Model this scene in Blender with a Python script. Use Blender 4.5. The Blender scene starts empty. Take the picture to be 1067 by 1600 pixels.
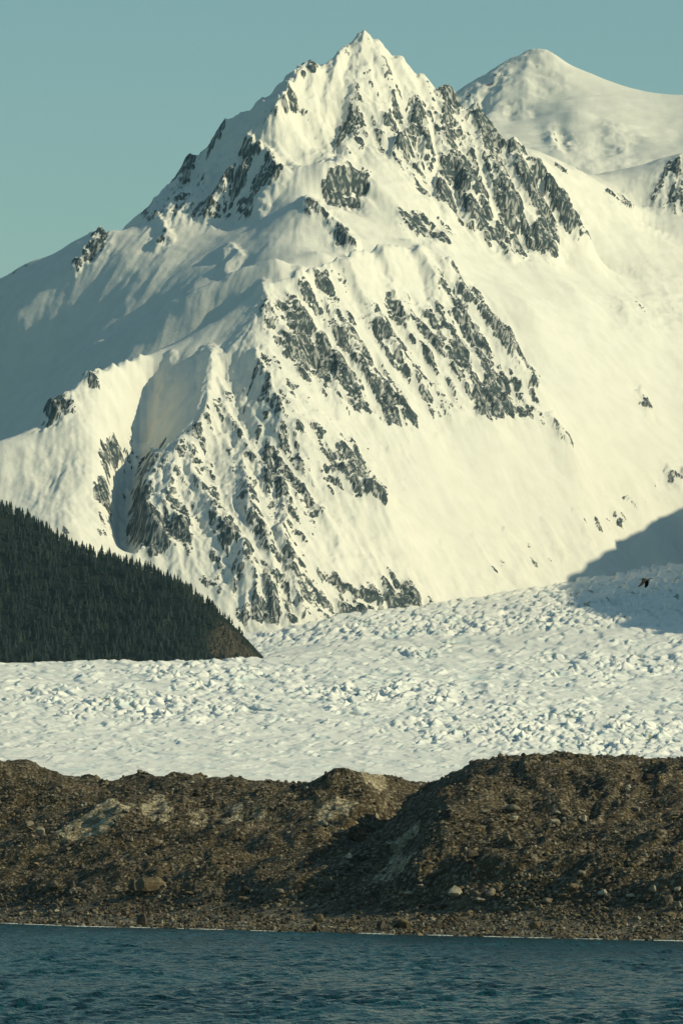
import bpy, math, random
import numpy as np
from mathutils import Vector, Matrix

# ------------------------------------------------------------------ camera, sky, sun, exposure
scene = bpy.context.scene
COL = scene.collection
HC = 14.0                       # camera height above the water, metres
K = 36.0 / 225.0 / 1600.0       # tangent of one photograph pixel
TILT = math.atan(455 * K)
CT, ST = math.cos(TILT), math.sin(TILT)

cam = bpy.data.cameras.new("camera")
cam.sensor_fit = 'VERTICAL'
cam.sensor_height = 36.0
cam.sensor_width = 24.0
cam.lens = 225.0
cam.clip_start = 1.0
cam.clip_end = 60000.0
cam_ob = bpy.data.objects.new("camera", cam)
cam_ob.location = (0, 0, HC)
cam_ob.rotation_euler = (math.pi / 2 + TILT, 0, 0)
COL.objects.link(cam_ob)
scene.camera = cam_ob

SUN_EL, SUN_AZ = math.radians(26.5), math.radians(100.5)   # azimuth clockwise from the view direction
world = bpy.data.worlds.new("World")
scene.world = world
world.use_nodes = True
wn, wl = world.node_tree.nodes, world.node_tree.links
wn.clear()
w_out = wn.new("ShaderNodeOutputWorld")
w_bg = wn.new("ShaderNodeBackground")
w_sky = wn.new("ShaderNodeTexSky")
w_sky.sky_type = 'NISHITA'
w_sky.sun_disc = False
w_sky.sun_elevation = SUN_EL
w_sky.sun_rotation = SUN_AZ
w_sky.air_density = 1.0
w_sky.dust_density = 0.6
w_sky.ozone_density = 2.0
w_tint = wn.new("ShaderNodeMix")
w_tint.data_type = 'RGBA'
w_tint.blend_type = 'MULTIPLY'
w_tint.inputs[0].default_value = 1.0
w_tint.inputs[7].default_value = (0.80, 1.0, 0.86, 1)
wl.new(w_sky.outputs[0], w_tint.inputs[6])
wl.new(w_tint.outputs[2], w_bg.inputs[0])
w_bg.inputs[1].default_value = 0.098
wl.new(w_bg.outputs[0], w_out.inputs[0])

sun = bpy.data.lights.new("sun", 'SUN')
sun.energy = 4.0
sun.angle = math.radians(0.5)
sun.color = (1.0, 0.90, 0.60)
sun_ob = bpy.data.objects.new("sun", sun)
SUN_DIR = Vector((math.cos(SUN_EL) * math.sin(SUN_AZ), math.cos(SUN_EL) * math.cos(SUN_AZ), math.sin(SUN_EL)))
sun_ob.rotation_euler = SUN_DIR.to_track_quat('Z', 'Y').to_euler()
sun_ob.location = (900, -300, 900)
COL.objects.link(sun_ob)

vs = scene.view_settings
vs.view_transform = 'Standard'
vs.look = 'None'
vs.exposure = 0.0
vs.gamma = 1.0
vs.use_curve_mapping = False
scene.cycles.use_denoising = True
scene.cycles.volume_bounces = 0
scene.cycles.max_bounces = 6
scene.cycles.diffuse_bounces = 1

rng = np.random.default_rng(7)
random.seed(7)

# ------------------------------------------------------------------ small maths helpers
def pix(u, v, d):
    """point at world depth y = d that lies on the sight line of photograph pixel (u, v)"""
    a = K * (np.asarray(u, float) - 533.5)
    b = K * (800.0 - np.asarray(v, float))
    t = d / (CT - b * ST)
    return a * t, d + 0 * t, HC + (ST + b * CT) * t

def to_uv(x, y, z):
    dep = y * CT + (z - HC) * ST
    return x / dep / K + 533.5, 800.0 - (-y * ST + (z - HC) * CT) / dep / K

def _hash(ix, iy, seed):
    h = (ix.astype(np.int64) * 374761393 + iy.astype(np.int64) * 668265263 + seed * 974634777) & 0x7fffffff
    h = ((h ^ (h >> 13)) * 1274126177) & 0x7fffffff
    h = h ^ (h >> 16)
    return h

def perlin(x, y, seed=0):
    x = np.asarray(x, float); y = np.asarray(y, float)
    ix = np.floor(x); iy = np.floor(y)
    fx = x - ix; fy = y - iy
    ux = fx * fx * fx * (fx * (fx * 6 - 15) + 10)
    uy = fy * fy * fy * (fy * (fy * 6 - 15) + 10)
    def g(dx, dy):
        a = (_hash(ix + dx, iy + dy, seed) & 1023) * (2 * math.pi / 1024)
        return np.cos(a) * (fx - dx) + np.sin(a) * (fy - dy)
    n0 = g(0, 0) * (1 - ux) + g(1, 0) * ux
    n1 = g(0, 1) * (1 - ux) + g(1, 1) * ux
    return (n0 * (1 - uy) + n1 * uy) * 1.5

def fbm(x, y, octv=4, seed=0, gain=0.5, lac=2.03):
    s = 0.0; a = 1.0; tot = 0.0
    for o in range(octv):
        s = s + a * perlin(x, y, seed + 31 * o); tot += a
        a *= gain; x = x * lac + 17.3; y = y * lac + 5.1
    return s / tot

def ridged(x, y, octv=4, seed=0, gain=0.5, lac=2.03):
    s = 0.0; a = 1.0; tot = 0.0
    for o in range(octv):
        n = 1 - np.abs(perlin(x, y, seed + 31 * o)) * 1.6
        s = s + a * n; tot += a
        a *= gain; x = x * lac + 17.3; y = y * lac + 5.1
    return s / tot

def smooth(e0, e1, x):
    t = np.clip((x - e0) / (e1 - e0), 0, 1)
    return t * t * (3 - 2 * t)

def blur(a, r, axis=None):
    """three box blurs of radius r (cells)"""
    r = int(r)
    if r < 1: return a
    for ax in ((0, 1) if axis is None else (axis,)):
        for _ in range(3):
            p = np.pad(a, [(r + 1, r) if i == ax else (0, 0) for i in range(2)], mode='edge')
            c = np.cumsum(p, axis=ax)
            n = a.shape[ax]
            a = (np.take(c, np.arange(2 * r + 1, 2 * r + 1 + n), axis=ax) - np.take(c, np.arange(0, n), axis=ax)) / (2 * r + 1)
    return a

def unit(a):
    return (a - a.mean()) / (a.std() + 1e-9)

def lines_to_points(lines, step=None):
    pts = []
    for ln in lines:
        if isinstance(ln[0], (int, float, np.floating)):
            pts.append(ln); continue
        for a, b in zip(ln[:-1], ln[1:]):
            n = max(1, int(round(math.hypot(a[0] - b[0], a[1] - b[1]) / (step or 22))))
            for i in range(n):
                t = i / n
                pts.append(tuple(a[k] + (b[k] - a[k]) * t for k in range(3)))
        pts.append(ln[-1])
    return np.array(pts, float)

class RBF:
    """surface through control points, creased along the dense polylines"""
    def __init__(self, pts, reg=0.0, eps=1e-4):
        self.eps = eps
        x, y, z = pix(pts[:, 0], pts[:, 1], pts[:, 2])
        self.s = float(np.median(y))* K * 100
        c = np.stack([x, y], 1) / self.s
        d = np.sqrt(((c[:, None] - c[None]) ** 2).sum(-1) + eps)
        n = len(c)
        A = np.zeros((n + 3, n + 3))
        A[:n, :n] = d - reg * np.eye(n)
        A[:n, n] = 1; A[:n, n + 1:] = c
        A[n, :n] = 1; A[n + 1:, :n] = c.T
        w = np.linalg.lstsq(A, np.concatenate([z, np.zeros(3)]), rcond=None)[0]
        self.c, self.w = c, w
    def __call__(self, x, y):
        sh = x.shape
        q = np.stack([x.ravel(), y.ravel()], 1) / self.s
        out = np.empty(len(q))
        n = len(self.c)
        for i in range(0, len(q), 20000):
            qq = q[i:i + 20000]
            d = np.sqrt((qq[:, :1] - self.c[:, 0]) ** 2 + (qq[:, 1:] - self.c[:, 1]) ** 2 + self.eps)
            out[i:i + 20000] = d @ self.w[:n] + self.w[n] + qq @ self.w[n + 1:]
        return out.reshape(sh)

def bilin(g, fi, fj):
    i0 = np.clip(np.floor(fi).astype(int), 0, g.shape[0] - 2); j0 = np.clip(np.floor(fj).astype(int), 0, g.shape[1] - 2)
    a = np.clip(fi - i0, 0, 1); b = np.clip(fj - j0, 0, 1)
    return (g[i0, j0] * (1 - a) + g[i0 + 1, j0] * a) * (1 - b) + (g[i0, j0 + 1] * (1 - a) + g[i0 + 1, j0 + 1] * a) * b

def columns(u0, u1, step, o0, o1, ostep):
    return np.concatenate([np.arange(o0, u0, ostep), np.arange(u0, u1, step), np.arange(u1, o1 + 1, ostep)])

def adaptive_grid(f, cols, d0, d1, nrows, dd, floor_px, ncoarse=150):
    """rows follow the slope so that steep ground gets as many cells as it needs"""
    uc = np.linspace(cols[0], cols[-1], ncoarse)
    dc = np.arange(d0, d1 + dd, dd)
    D, U = np.meshgrid(dc, uc, indexing='ij')
    X = (U - 533.5) * K * D * 1.0
    H = f(X, D)
    V = to_uv(X, D, H)[1]
    m = np.abs(np.gradient(V, axis=0))
    vis = V <= np.minimum.accumulate(V, axis=0) + 6
    m = m * np.where(vis, 1.0, 0.25) + floor_px * dd
    m = blur(blur(m, 2, 0), 5, 1)
    cum = np.cumsum(m, axis=0); cum = cum - cum[:1]
    cum = cum / cum[-1:]
    t = np.linspace(0, 1, nrows)
    dr = np.stack([np.interp(t, cum[:, j], dc) for j in range(ncoarse)], 1)       # nrows x ncoarse
    fj = np.interp(cols, uc, np.arange(ncoarse))
    j0 = np.clip(fj.astype(int), 0, ncoarse - 2); w = fj - j0
    Y = dr[:, j0] * (1 - w) + dr[:, j0 + 1] * w
    X = (cols[None] - 533.5) * K * Y
    return X, Y, bilin(H, (Y - d0) / dd, np.broadcast_to(fj, Y.shape))

def flow_index(X, Y, H):
    """fall-line direction in grid-index space, unit cell steps"""
    Xi, Xj = np.gradient(X); Yi, Yj = np.gradient(Y); Hi, Hj = np.gradient(H)
    det = Xi * Yj - Xj * Yi
    det = np.where(np.abs(det) < 1e-9, 1e-9, det)
    gx = (Hi * Yj - Hj * Yi) / det
    gy = (Xi * Hj - Xj * Hi) / det
    sl = np.hypot(gx, gy) + 1e-9
    fx, fy = -gx / sl, -gy / sl
    vi = (fx * Yj - fy * Xj) / det
    vj = (fy * Xi - fx * Yi) / det
    n = np.hypot(vi, vj) + 1e-9
    return vi / n, vj / n, gx, gy

def lic(noise, vi, vj, steps):
    nr, nc = noise.shape
    I, J = np.meshgrid(np.arange(nr, dtype=np.float32), np.arange(nc, dtype=np.float32), indexing='ij')
    acc = noise.astype(np.float32).copy()
    vf = np.stack([vi, vj], -1).astype(np.float32).reshape(-1, 2)
    nf = noise.astype(np.float32).ravel()
    for sgn in (1, -1):
        i, j = I.copy(), J.copy()
        for s in range(steps):
            k = (i + 0.5).astype(np.int32) * nc + (j + 0.5).astype(np.int32)
            v = vf[k]
            i += sgn * v[..., 0]; j += sgn * v[..., 1]
            np.clip(i, 0, nr - 1, out=i); np.clip(j, 0, nc - 1, out=j)
            k = (i + 0.5).astype(np.int32) * nc + (j + 0.5).astype(np.int32)
            acc += nf[k] * (1 - s / steps)
    return unit(acc)

def normals(X, Y, Z):
    Xi, Xj = np.gradient(X); Yi, Yj = np.gradient(Y); Zi, Zj = np.gradient(Z)
    n = np.stack([Yj * Zi - Zj * Yi, Zj * Xi - Xj * Zi, Xj * Yi - Yj * Xi], -1)
    n *= np.sign(n[..., 2:3]) + 1e-12
    return n / (np.linalg.norm(n, axis=-1, keepdims=True) + 1e-12)

def in_poly(u, v, poly):
    inside = np.zeros(u.shape, bool)
    n = len(poly)
    for i in range(n):
        x1, y1 = poly[i]; x2, y2 = poly[(i + 1) % n]
        if y1 == y2: continue
        c = ((y1 > v) != (y2 > v)) & (u < (x2 - x1) * (v - y1) / (y2 - y1) + x1)
        inside ^= c
    return inside

# ------------------------------------------------------------------ mesh helpers
def raw_mesh(name, verts, faces, smooth_shade=True, attrs=None):
    """verts (n,3), faces (m,k) with k constant"""
    me = bpy.data.meshes.new(name)
    verts = np.ascontiguousarray(verts, np.float32); faces = np.ascontiguousarray(faces, np.int32)
    m, k = faces.shape
    me.vertices.add(len(verts)); me.vertices.foreach_set("co", verts.ravel())
    me.loops.add(m * k); me.loops.foreach_set("vertex_index", faces.ravel())
    me.polygons.add(m)
    me.polygons.foreach_set("loop_start", np.arange(0, m * k, k, dtype=np.int32))
    me.polygons.foreach_set("use_smooth", np.full(m, smooth_shade, bool))
    for an, av in (attrs or {}).items():
        at = me.attributes.new(an, 'FLOAT', 'POINT')
        at.data.foreach_set("value", np.ascontiguousarray(av, np.float32).ravel())
    me.update(calc_edges=True)
    return me

def grid_mesh(name, X, Y, Z, attrs=None):
    nr, nc = X.shape
    idx = np.arange(nr * nc).reshape(nr, nc)
    f = np.stack([idx[:-1, :-1], idx[:-1, 1:], idx[1:, 1:], idx[1:, :-1]], -1).reshape(-1, 4)
    return raw_mesh(name, np.stack([X, Y, Z], -1).reshape(-1, 3), f, True, attrs)

def link(name, me, mat=None, parent=None, **props):
    o = bpy.data.objects.new(name, me)
    COL.objects.link(o)
    if mat is not None and me is not None and not me.materials: me.materials.append(mat)
    if parent: o.parent = parent
    for k, v in props.items():
        if v is not None: o[k] = v
    return o

# ------------------------------------------------------------------ material helpers
class NT:
    def __init__(self, name):
        self.m = bpy.data.materials.new(name); self.m.use_nodes = True
        self.t = self.m.node_tree; self.t.nodes.clear()
        self.out = self.t.nodes.new("ShaderNodeOutputMaterial")
        self.bsdf = self.t.nodes.new("ShaderNodeBsdfPrincipled")
        self.t.links.new(self.bsdf.outputs[0], self.out.inputs[0])
        self.geo = self.t.nodes.new("ShaderNodeNewGeometry")
    def n(self, typ, **kw):
        nd = self.t.nodes.new(typ)
        for k, v in kw.items(): setattr(nd, k, v)
        return nd
    def set(self, sock, val):
        if hasattr(val, "links"): self.t.links.new(val, sock)
        else: sock.default_value = val
    def attr(self, name):
        nd = self.n("ShaderNodeAttribute"); nd.attribute_name = name
        return nd.outputs["Fac"]
    def pos(self, sx=1, sy=1, sz=1):
        mp = self.n("ShaderNodeMapping"); self.t.links.new(self.geo.outputs["Position"], mp.inputs[0])
        mp.inputs["Scale"].default_value = (sx, sy, sz)
        return mp.outputs[0]
    def noise(self, vec, scale, detail=4, rough=0.55, dist=0.0):
        nd = self.n("ShaderNodeTexNoise"); self.t.links.new(vec, nd.inputs["Vector"])
        nd.inputs["Scale"].default_value = scale; nd.inputs["Detail"].default_value = detail
        nd.inputs["Roughness"].default_value = rough; nd.inputs["Distortion"].default_value = dist
        return nd.outputs["Fac"]
    def math(self, op, a, b=0.0, c=None, clamp=False):
        nd = self.n("ShaderNodeMath", operation=op, use_clamp=clamp)
        self.set(nd.inputs[0], a); self.set(nd.inputs[1], b)
        if c is not None: self.set(nd.inputs[2], c)
        return nd.outputs[0]
    def ramp(self, x, lo, hi, a=0.0, b=1.0):
        nd = self.n("ShaderNodeMapRange", interpolation_type='SMOOTHSTEP')
        self.set(nd.inputs[0], x)
        for i, q in enumerate((lo, hi, a, b)): nd.inputs[i + 1].default_value = q
        return nd.outputs[0]
    def mix(self, f, a, b, mode='MIX'):
        nd = self.n("ShaderNodeMix", data_type='RGBA', blend_type=mode)
        self.set(nd.inputs[0], f)
        self.set(nd.inputs[6], a if hasattr(a, "links") else (*a, 1)); self.set(nd.inputs[7], b if hasattr(b, "links") else (*b, 1))
        return nd.outputs[2]
    def bump(self, h, strength=0.5, dist=1.0):
        nd = self.n("ShaderNodeBump"); nd.inputs["Strength"].default_value = strength
        nd.inputs["Distance"].default_value = dist
        self.t.links.new(h, nd.inputs["Height"])
        self.t.links.new(nd.outputs[0], self.bsdf.inputs["Normal"])
    def fin(self, col, rough=0.8, spec=0.2):
        self.set(self.bsdf.inputs["Base Color"], col if hasattr(col, "links") else (*col, 1))
        self.set(self.bsdf.inputs["Roughness"], rough)
        self.bsdf.inputs["Specular IOR Level"].default_value = spec
        return self.m

SNOW = (0.755, 0.74, 0.665)

def snow_rock_material(name, rock_a, rock_b, scale=1.0):
    T = NT(name)
    p = T.pos()
    fine = T.noise(p, 0.55 * scale, 5, 0.7)
    mid = T.noise(p, 0.06 * scale, 4, 0.55)
    rk = T.attr("rock")
    f = T.math('ADD', rk, T.math('MULTIPLY', T.math('SUBTRACT', fine, 0.5), 0.9))
    f = T.ramp(f, 0.42, 0.58)
    strat = T.noise(T.pos(0.02, 0.02, 0.16), 1.6 * scale, 4, 0.6)
    rc = T.mix(T.ramp(T.math('ADD', T.math('MULTIPLY', strat, 0.6), T.math('MULTIPLY', fine, 0.4)), 0.36, 0.64), rock_a, rock_b)
    rc = T.mix(T.ramp(mid, 0.60, 0.74, 0, 0.45), rc, (0.070, 0.070, 0.062))
    rc = T.mix(T.ramp(T.attr('dust'), .42, .92, 0, .62), rc, SNOW)
    sc = T.mix(T.ramp(mid, 0.35, 0.7), SNOW, (0.71, 0.695, 0.62))
    col = T.mix(f, sc, rc)
    T.bump(T.math('ADD', T.math('MULTIPLY', fine, T.math('MULTIPLY_ADD', f, 1.6, 0.28)), T.math('MULTIPLY', mid, 0.5)), 0.6, 1.6 / scale)
    return T.fin(col, 0.85, 0.12)

M_MOUNT = snow_rock_material("snowy_rock", (0.026, 0.042, 0.052), (0.080, 0.105, 0.115))
M_FAR = snow_rock_material("far_snowy_rock", (0.06, 0.06, 0.06), (0.12, 0.11, 0.10), 0.6)

# ================================================================== MOUNTAIN
crest_front = [(-260, 800, 5330), (-120, 735, 5350), (0, 690, 5380), (62, 667, 5400), (75, 640, 5415), (100, 618, 5430), (150, 573, 5478), (200, 560, 5530), (270, 540, 5580),
               (340, 500, 5592), (408, 447, 5604), (470, 426, 5610), (530, 399, 5640), (590, 380, 5668), (650, 381, 5674), (690, 396, 5668),
               (735, 455, 5640), (790, 515, 5600), (832, 590, 5550), (850, 640, 5520), (890, 692, 5490)]
left_sky = [(-260, 560, 5790), (-120, 490, 5810), (0, 435, 5830), (40, 415, 5835), (80, 402, 5840), (115, 394, 5845), (155, 358, 5865), (180, 364, 5870), (195, 356, 5950)]
peak_left = [(195, 356, 5960), (232, 322, 5975), (265, 293, 5985), (290, 262, 5993), (298, 242, 5996), (328, 226, 6005), (345, 204, 6008), (352, 192, 6010), (385, 178, 6016), (402, 163, 6020), (440, 134, 6030), (456, 117, 6036), (468, 100, 6040), (478, 91, 6044), (489, 99, 6046), (500, 98, 6050), (512, 92, 6054), (525, 84, 6058), (548, 67, 6062), (558, 58, 6064), (569, 56, 6064)]
peak_right = [(569, 56, 6064), (583, 67, 6062), (610, 86, 6050), (660, 125, 6040), (698, 147, 6030), (708, 145, 6028), (718, 158, 6025), (732, 170, 6020), (743, 168, 6016), (760, 194, 6010), (776, 200, 6004), (790, 225, 5995), (802, 233, 5990), (830, 243, 5975), (846, 256, 5965), (858, 284, 5950), (870, 300, 5940), (905, 345, 5910), (922, 364, 5895)]
o1_top = [(512, 268, 5872), (528, 262, 5878), (548, 261, 5880), (577, 272, 5884)]
o1_foot = [(512, 318, 5856), (545, 321, 5858), (572, 300, 5866)]
moat = [(600, 372, 5820), (660, 380, 5822)]
rib_p1 = [(470, 99, 6038), (455, 150, 6000), (430, 180, 5980), (400, 205, 5965), (383, 228, 5950), (410, 252, 5932), (436, 270, 5915)]
divide = [(540, 240, 5940), (545, 256, 5902), (577, 285, 5862), (540, 322, 5852), (505, 320, 5826), (478, 318, 5812), (505, 338, 5790), (530, 362, 5760), (553, 386, 5728), (580, 376, 5738)]
summit_rib = [(568, 57, 6064), (560, 110, 6030), (550, 160, 5990), (557, 200, 5965), (535, 243, 5938)]
rib_r1 = [(610, 85, 6050), (625, 150, 6000), (600, 200, 5950), (610, 245, 5915)]
rib_r2 = [(700, 150, 6030), (690, 220, 5965), (720, 290, 5900), (740, 350, 5850)]
rib_r3 = [(760, 200, 6010), (775, 270, 5940), (800, 330, 5888), (805, 392, 5868)]
rib_r4 = [(840, 252, 5970), (850, 320, 5910), (868, 396, 5884)]
shoulder_edge = [(196, 600, 5500), (188, 650, 5450), (168, 700, 5400), (163, 780, 5330), (165, 850, 5270)]
couloir = [(232, 590, 5542), (208, 680, 5482), (192, 750, 5420), (186, 850, 5336), (205, 885, 5300)]
spur_s1 = [(408, 447, 5604), (345, 540, 5545), (328, 570, 5512), (320, 620, 5468), (300, 670, 5430), (250, 705, 5400), (222, 790, 5330), (222, 850, 5290)]
front_rib1 = [(408, 447, 5604), (402, 540, 5520), (412, 620, 5470), (470, 700, 5410), (560, 740, 5385), (604, 780, 5352)]
front_rib2 = [(520, 408, 5632), (560, 480, 5588), (610, 570, 5528), (655, 662, 5470)]
front_rib3 = [(640, 386, 5676), (660, 450, 5630), (680, 520, 5570), (735, 600, 5522), (765, 648, 5492)]
front_rib4 = [(350, 600, 5500), (375, 700, 5428), (420, 780, 5368), (450, 850, 5316)]
front_rib5 = [(300, 680, 5425), (300, 760, 5362), (345, 830, 5305), (375, 880, 5272)]
hollow1 = [(290, 565, 5538), (268, 600, 5522), (255, 660, 5474)]
points = [
    (200, 412, 5830), (300, 380, 5850), (380, 347, 5880), (250, 344, 5900), (320, 342, 5898), (365, 338, 5896),
    (100, 500, 5700), (200, 480, 5730), (300, 450, 5752), (380, 412, 5772), (20, 500, 5690), (-120, 560, 5660), (-250, 640, 5640),
     (200, 530, 5640), (300, 502, 5672),  (380, 440, 5700), (440, 412, 5720), (500, 398, 5710),
    (470, 200, 5985), (450, 250, 5940), (505, 240, 5960), (480, 262, 5925), (500, 150, 6010), (520, 200, 5985), (300, 300, 5960), (330, 335, 5897),
    (470, 300, 5872), (440, 335, 5838), (420, 382, 5785), (505, 384, 5752), (300, 250, 5996),
    (580, 300, 5855), (620, 350, 5790), (640, 372, 5745), (700, 402, 5730), (760, 432, 5740), (870, 412, 5840), (900, 452, 5820),
    (640, 300, 5862), (700, 350, 5842), (760, 386, 5830), (830, 400, 5836), (590, 170, 5965), (640, 230, 5930), (665, 180, 5985), (740, 240, 5955), (730, 290, 5890), (760, 310, 5880), (820, 290, 5925), (830, 340, 5880),
    (580, 110, 6015), (585, 150, 5985),
    (1000, 430, 5900), (1067, 420, 5930), (950, 352, 6000), (1000, 347, 6100), (1067, 372, 6050), (930, 400, 5890), (1200, 400, 6000), (1330, 380, 6050),
    (1000, 500, 5810), (1067, 500, 5850), (900, 520, 5750), (830, 480, 5722), (950, 600, 5682), (1067, 600, 5740), (900, 640, 5600), (1000, 700, 5600), (1067, 682, 5660), (1200, 600, 5780), (1330, 560, 5850),
    (860, 720, 5482), (940, 800, 5482), (1000, 772, 5530), (1067, 738, 5580), (1200, 690, 5660), (1330, 650, 5720),
    (850, 925, 5330), (900, 905, 5370), (960, 852, 5440), (1067, 802, 5530), (1000, 880, 5450), (1067, 868, 5500), (1200, 800, 5600), (1330, 760, 5650), (1200, 900, 5450), (1330, 900, 5450),
    (700, 700, 5470), (600, 762, 5400), (650, 850, 5330), (700, 932, 5290), (780, 930, 5310), (750, 820, 5390), (800, 760, 5450), (800, 680, 5495), (700, 640, 5500), (870, 840, 5410),
    (390, 985, 5230), (430, 978, 5240), (540, 965, 5255), (680, 945, 5278),
    (60, 740, 5340), (100, 700, 5370), (30, 785, 5300), (110, 820, 5260), (0, 760, 5320), (130, 640, 5415), (-120, 800, 5300), (60, 860, 5230),
    (340, 900, 5268), (390, 955, 5240), (500, 850, 5322), (550, 900, 5290), (605, 900, 5298), (500, 780, 5370), (470, 560, 5535), (500, 480, 5590), (560, 560, 5525), (520, 640, 5470), (620, 480, 5596), (600, 430, 5640), (720, 540, 5572), (780, 580, 5540),
    (260, 870, 5280), (240, 930, 5240), (120, 920, 5215), (0, 940, 5200), (-200, 930, 5190),
    (400, 1060, 5120), (700, 1040, 5120), (0, 1060, 5120), (1067, 1010, 5140), (-250, 1060, 5120), (1330, 1000, 5150),
]
mid_sky = [(845, 256, 6030), (870, 258, 6060), (905, 268, 6090), (940, 290, 6110), (985, 315, 6125), (1003, 324, 6140)]
right_peak = [(1003, 324, 6160), (1020, 286, 6180), (1048, 250, 6200), (1070, 242, 6205), (1130, 225, 6220), (1330, 250, 6250)]
behind = [(-260, 640, 6150), (0, 560, 6150), (195, 480, 6200), (400, 300, 6300), (568, 230, 6330), (760, 330, 6330), (900, 400, 6350), (1050, 400, 6400), (1330, 400, 6400), (300, 400, 6250)]
swell_line = [(430, 402, 5690), (380, 418, 5692), (330, 442, 5676), (270, 470, 5660), (200, 512, 5620), (130, 545, 5580), (60, 575, 5545)]
left_sky = [(u, v, d + 110 * min(1.0, max(0.0, (195 - u) / 90.0))) for (u, v, d) in left_sky]
def recede(p, back):
    p = p.copy(); u = p[:, 0]
    p[:, 2] += .58 * np.clip(u - 440, 0, 700)
    if back: p[:, 2] += 60 + np.interp(p[:, 1], [200, 300, 340, 450, 500, 560], [.7, .6, .12, .15, .45, .78]) * np.clip(420 - u, 0, 560)
    return p
pa = np.array(points, float); is_back = ((pa[:, 2] > 5582) & (pa[:, 0] < 430)) | (pa[:, 1] < 436) & (pa[:, 2] > 5700)
front = recede(lines_to_points([crest_front, shoulder_edge, couloir, spur_s1, front_rib1, front_rib2, front_rib3, front_rib4, front_rib5, hollow1, moat] + list(pa[~is_back].tolist())), False)
back = recede(lines_to_points([left_sky, peak_left, peak_right, rib_p1, divide, summit_rib, rib_r1, rib_r2, rib_r3, rib_r4, swell_line, o1_top, o1_foot, mid_sky, right_peak] + pa[is_back].tolist()), True)
basin_low = recede(np.array([(0, 640, 5500), (-120, 690, 5480), (0, 740, 5380), (-120, 810, 5340)], float), True)
hid = recede(np.array(behind, float), True); hid[:, 2] += 150
lee = lines_to_points([crest_front[1:10]], 30); lee2 = lee.copy()
fall = np.interp(lee[:, 0], [-120, 200, 340], [1, .8, .1])
dome = lines_to_points([crest_front[9:18]], 24); dome2 = dome.copy()
dome[:, 1] += 26; dome[:, 2] += 28; dome2[:, 1] += 40; dome2[:, 2] += 66
dome, dome2 = recede(dome, False), recede(dome2, False)
lee[:, 1] += 32 * fall; lee[:, 2] += 42; lee2[:, 1] += 52 * fall; lee2[:, 2] += 130
sky_lee = recede(lines_to_points([left_sky, peak_left, peak_right], 30), True)
sky_lee[:, 1] += 42; sky_lee[:, 2] += 48
cps = np.concatenate([front, back, hid, basin_low, lee, lee2, sky_lee, dome, dome2])
_, keep = np.unique(np.round(np.stack(pix(cps[:, 0], cps[:, 1], cps[:, 2])[:2], 1) / 2.0), axis=0, return_index=True)
mount_rbf = RBF(cps[keep], 0.004, 3e-3)

cols = columns(-30, 1098, 1.75, -260, 1330, 9)
X, Y, H = adaptive_grid(mount_rbf, cols, 5110, 7200, 660, 5.0, 0.065)
NR, NC = X.shape
vi, vj, gx, gy = flow_index(X, Y, blur(H, 4))
white = rng.standard_normal((NR, NC))
lic_s = lic(blur(white, 1), vi, vj, 14)
lic_m = lic(unit(blur(rng.standard_normal((NR, NC)), 3)), vi, vj, 26)
lic_l = lic(unit(blur(rng.standard_normal((NR, NC)), 8)), vi, vj, 44)
U0, V0 = to_uv(X, Y, H)

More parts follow.
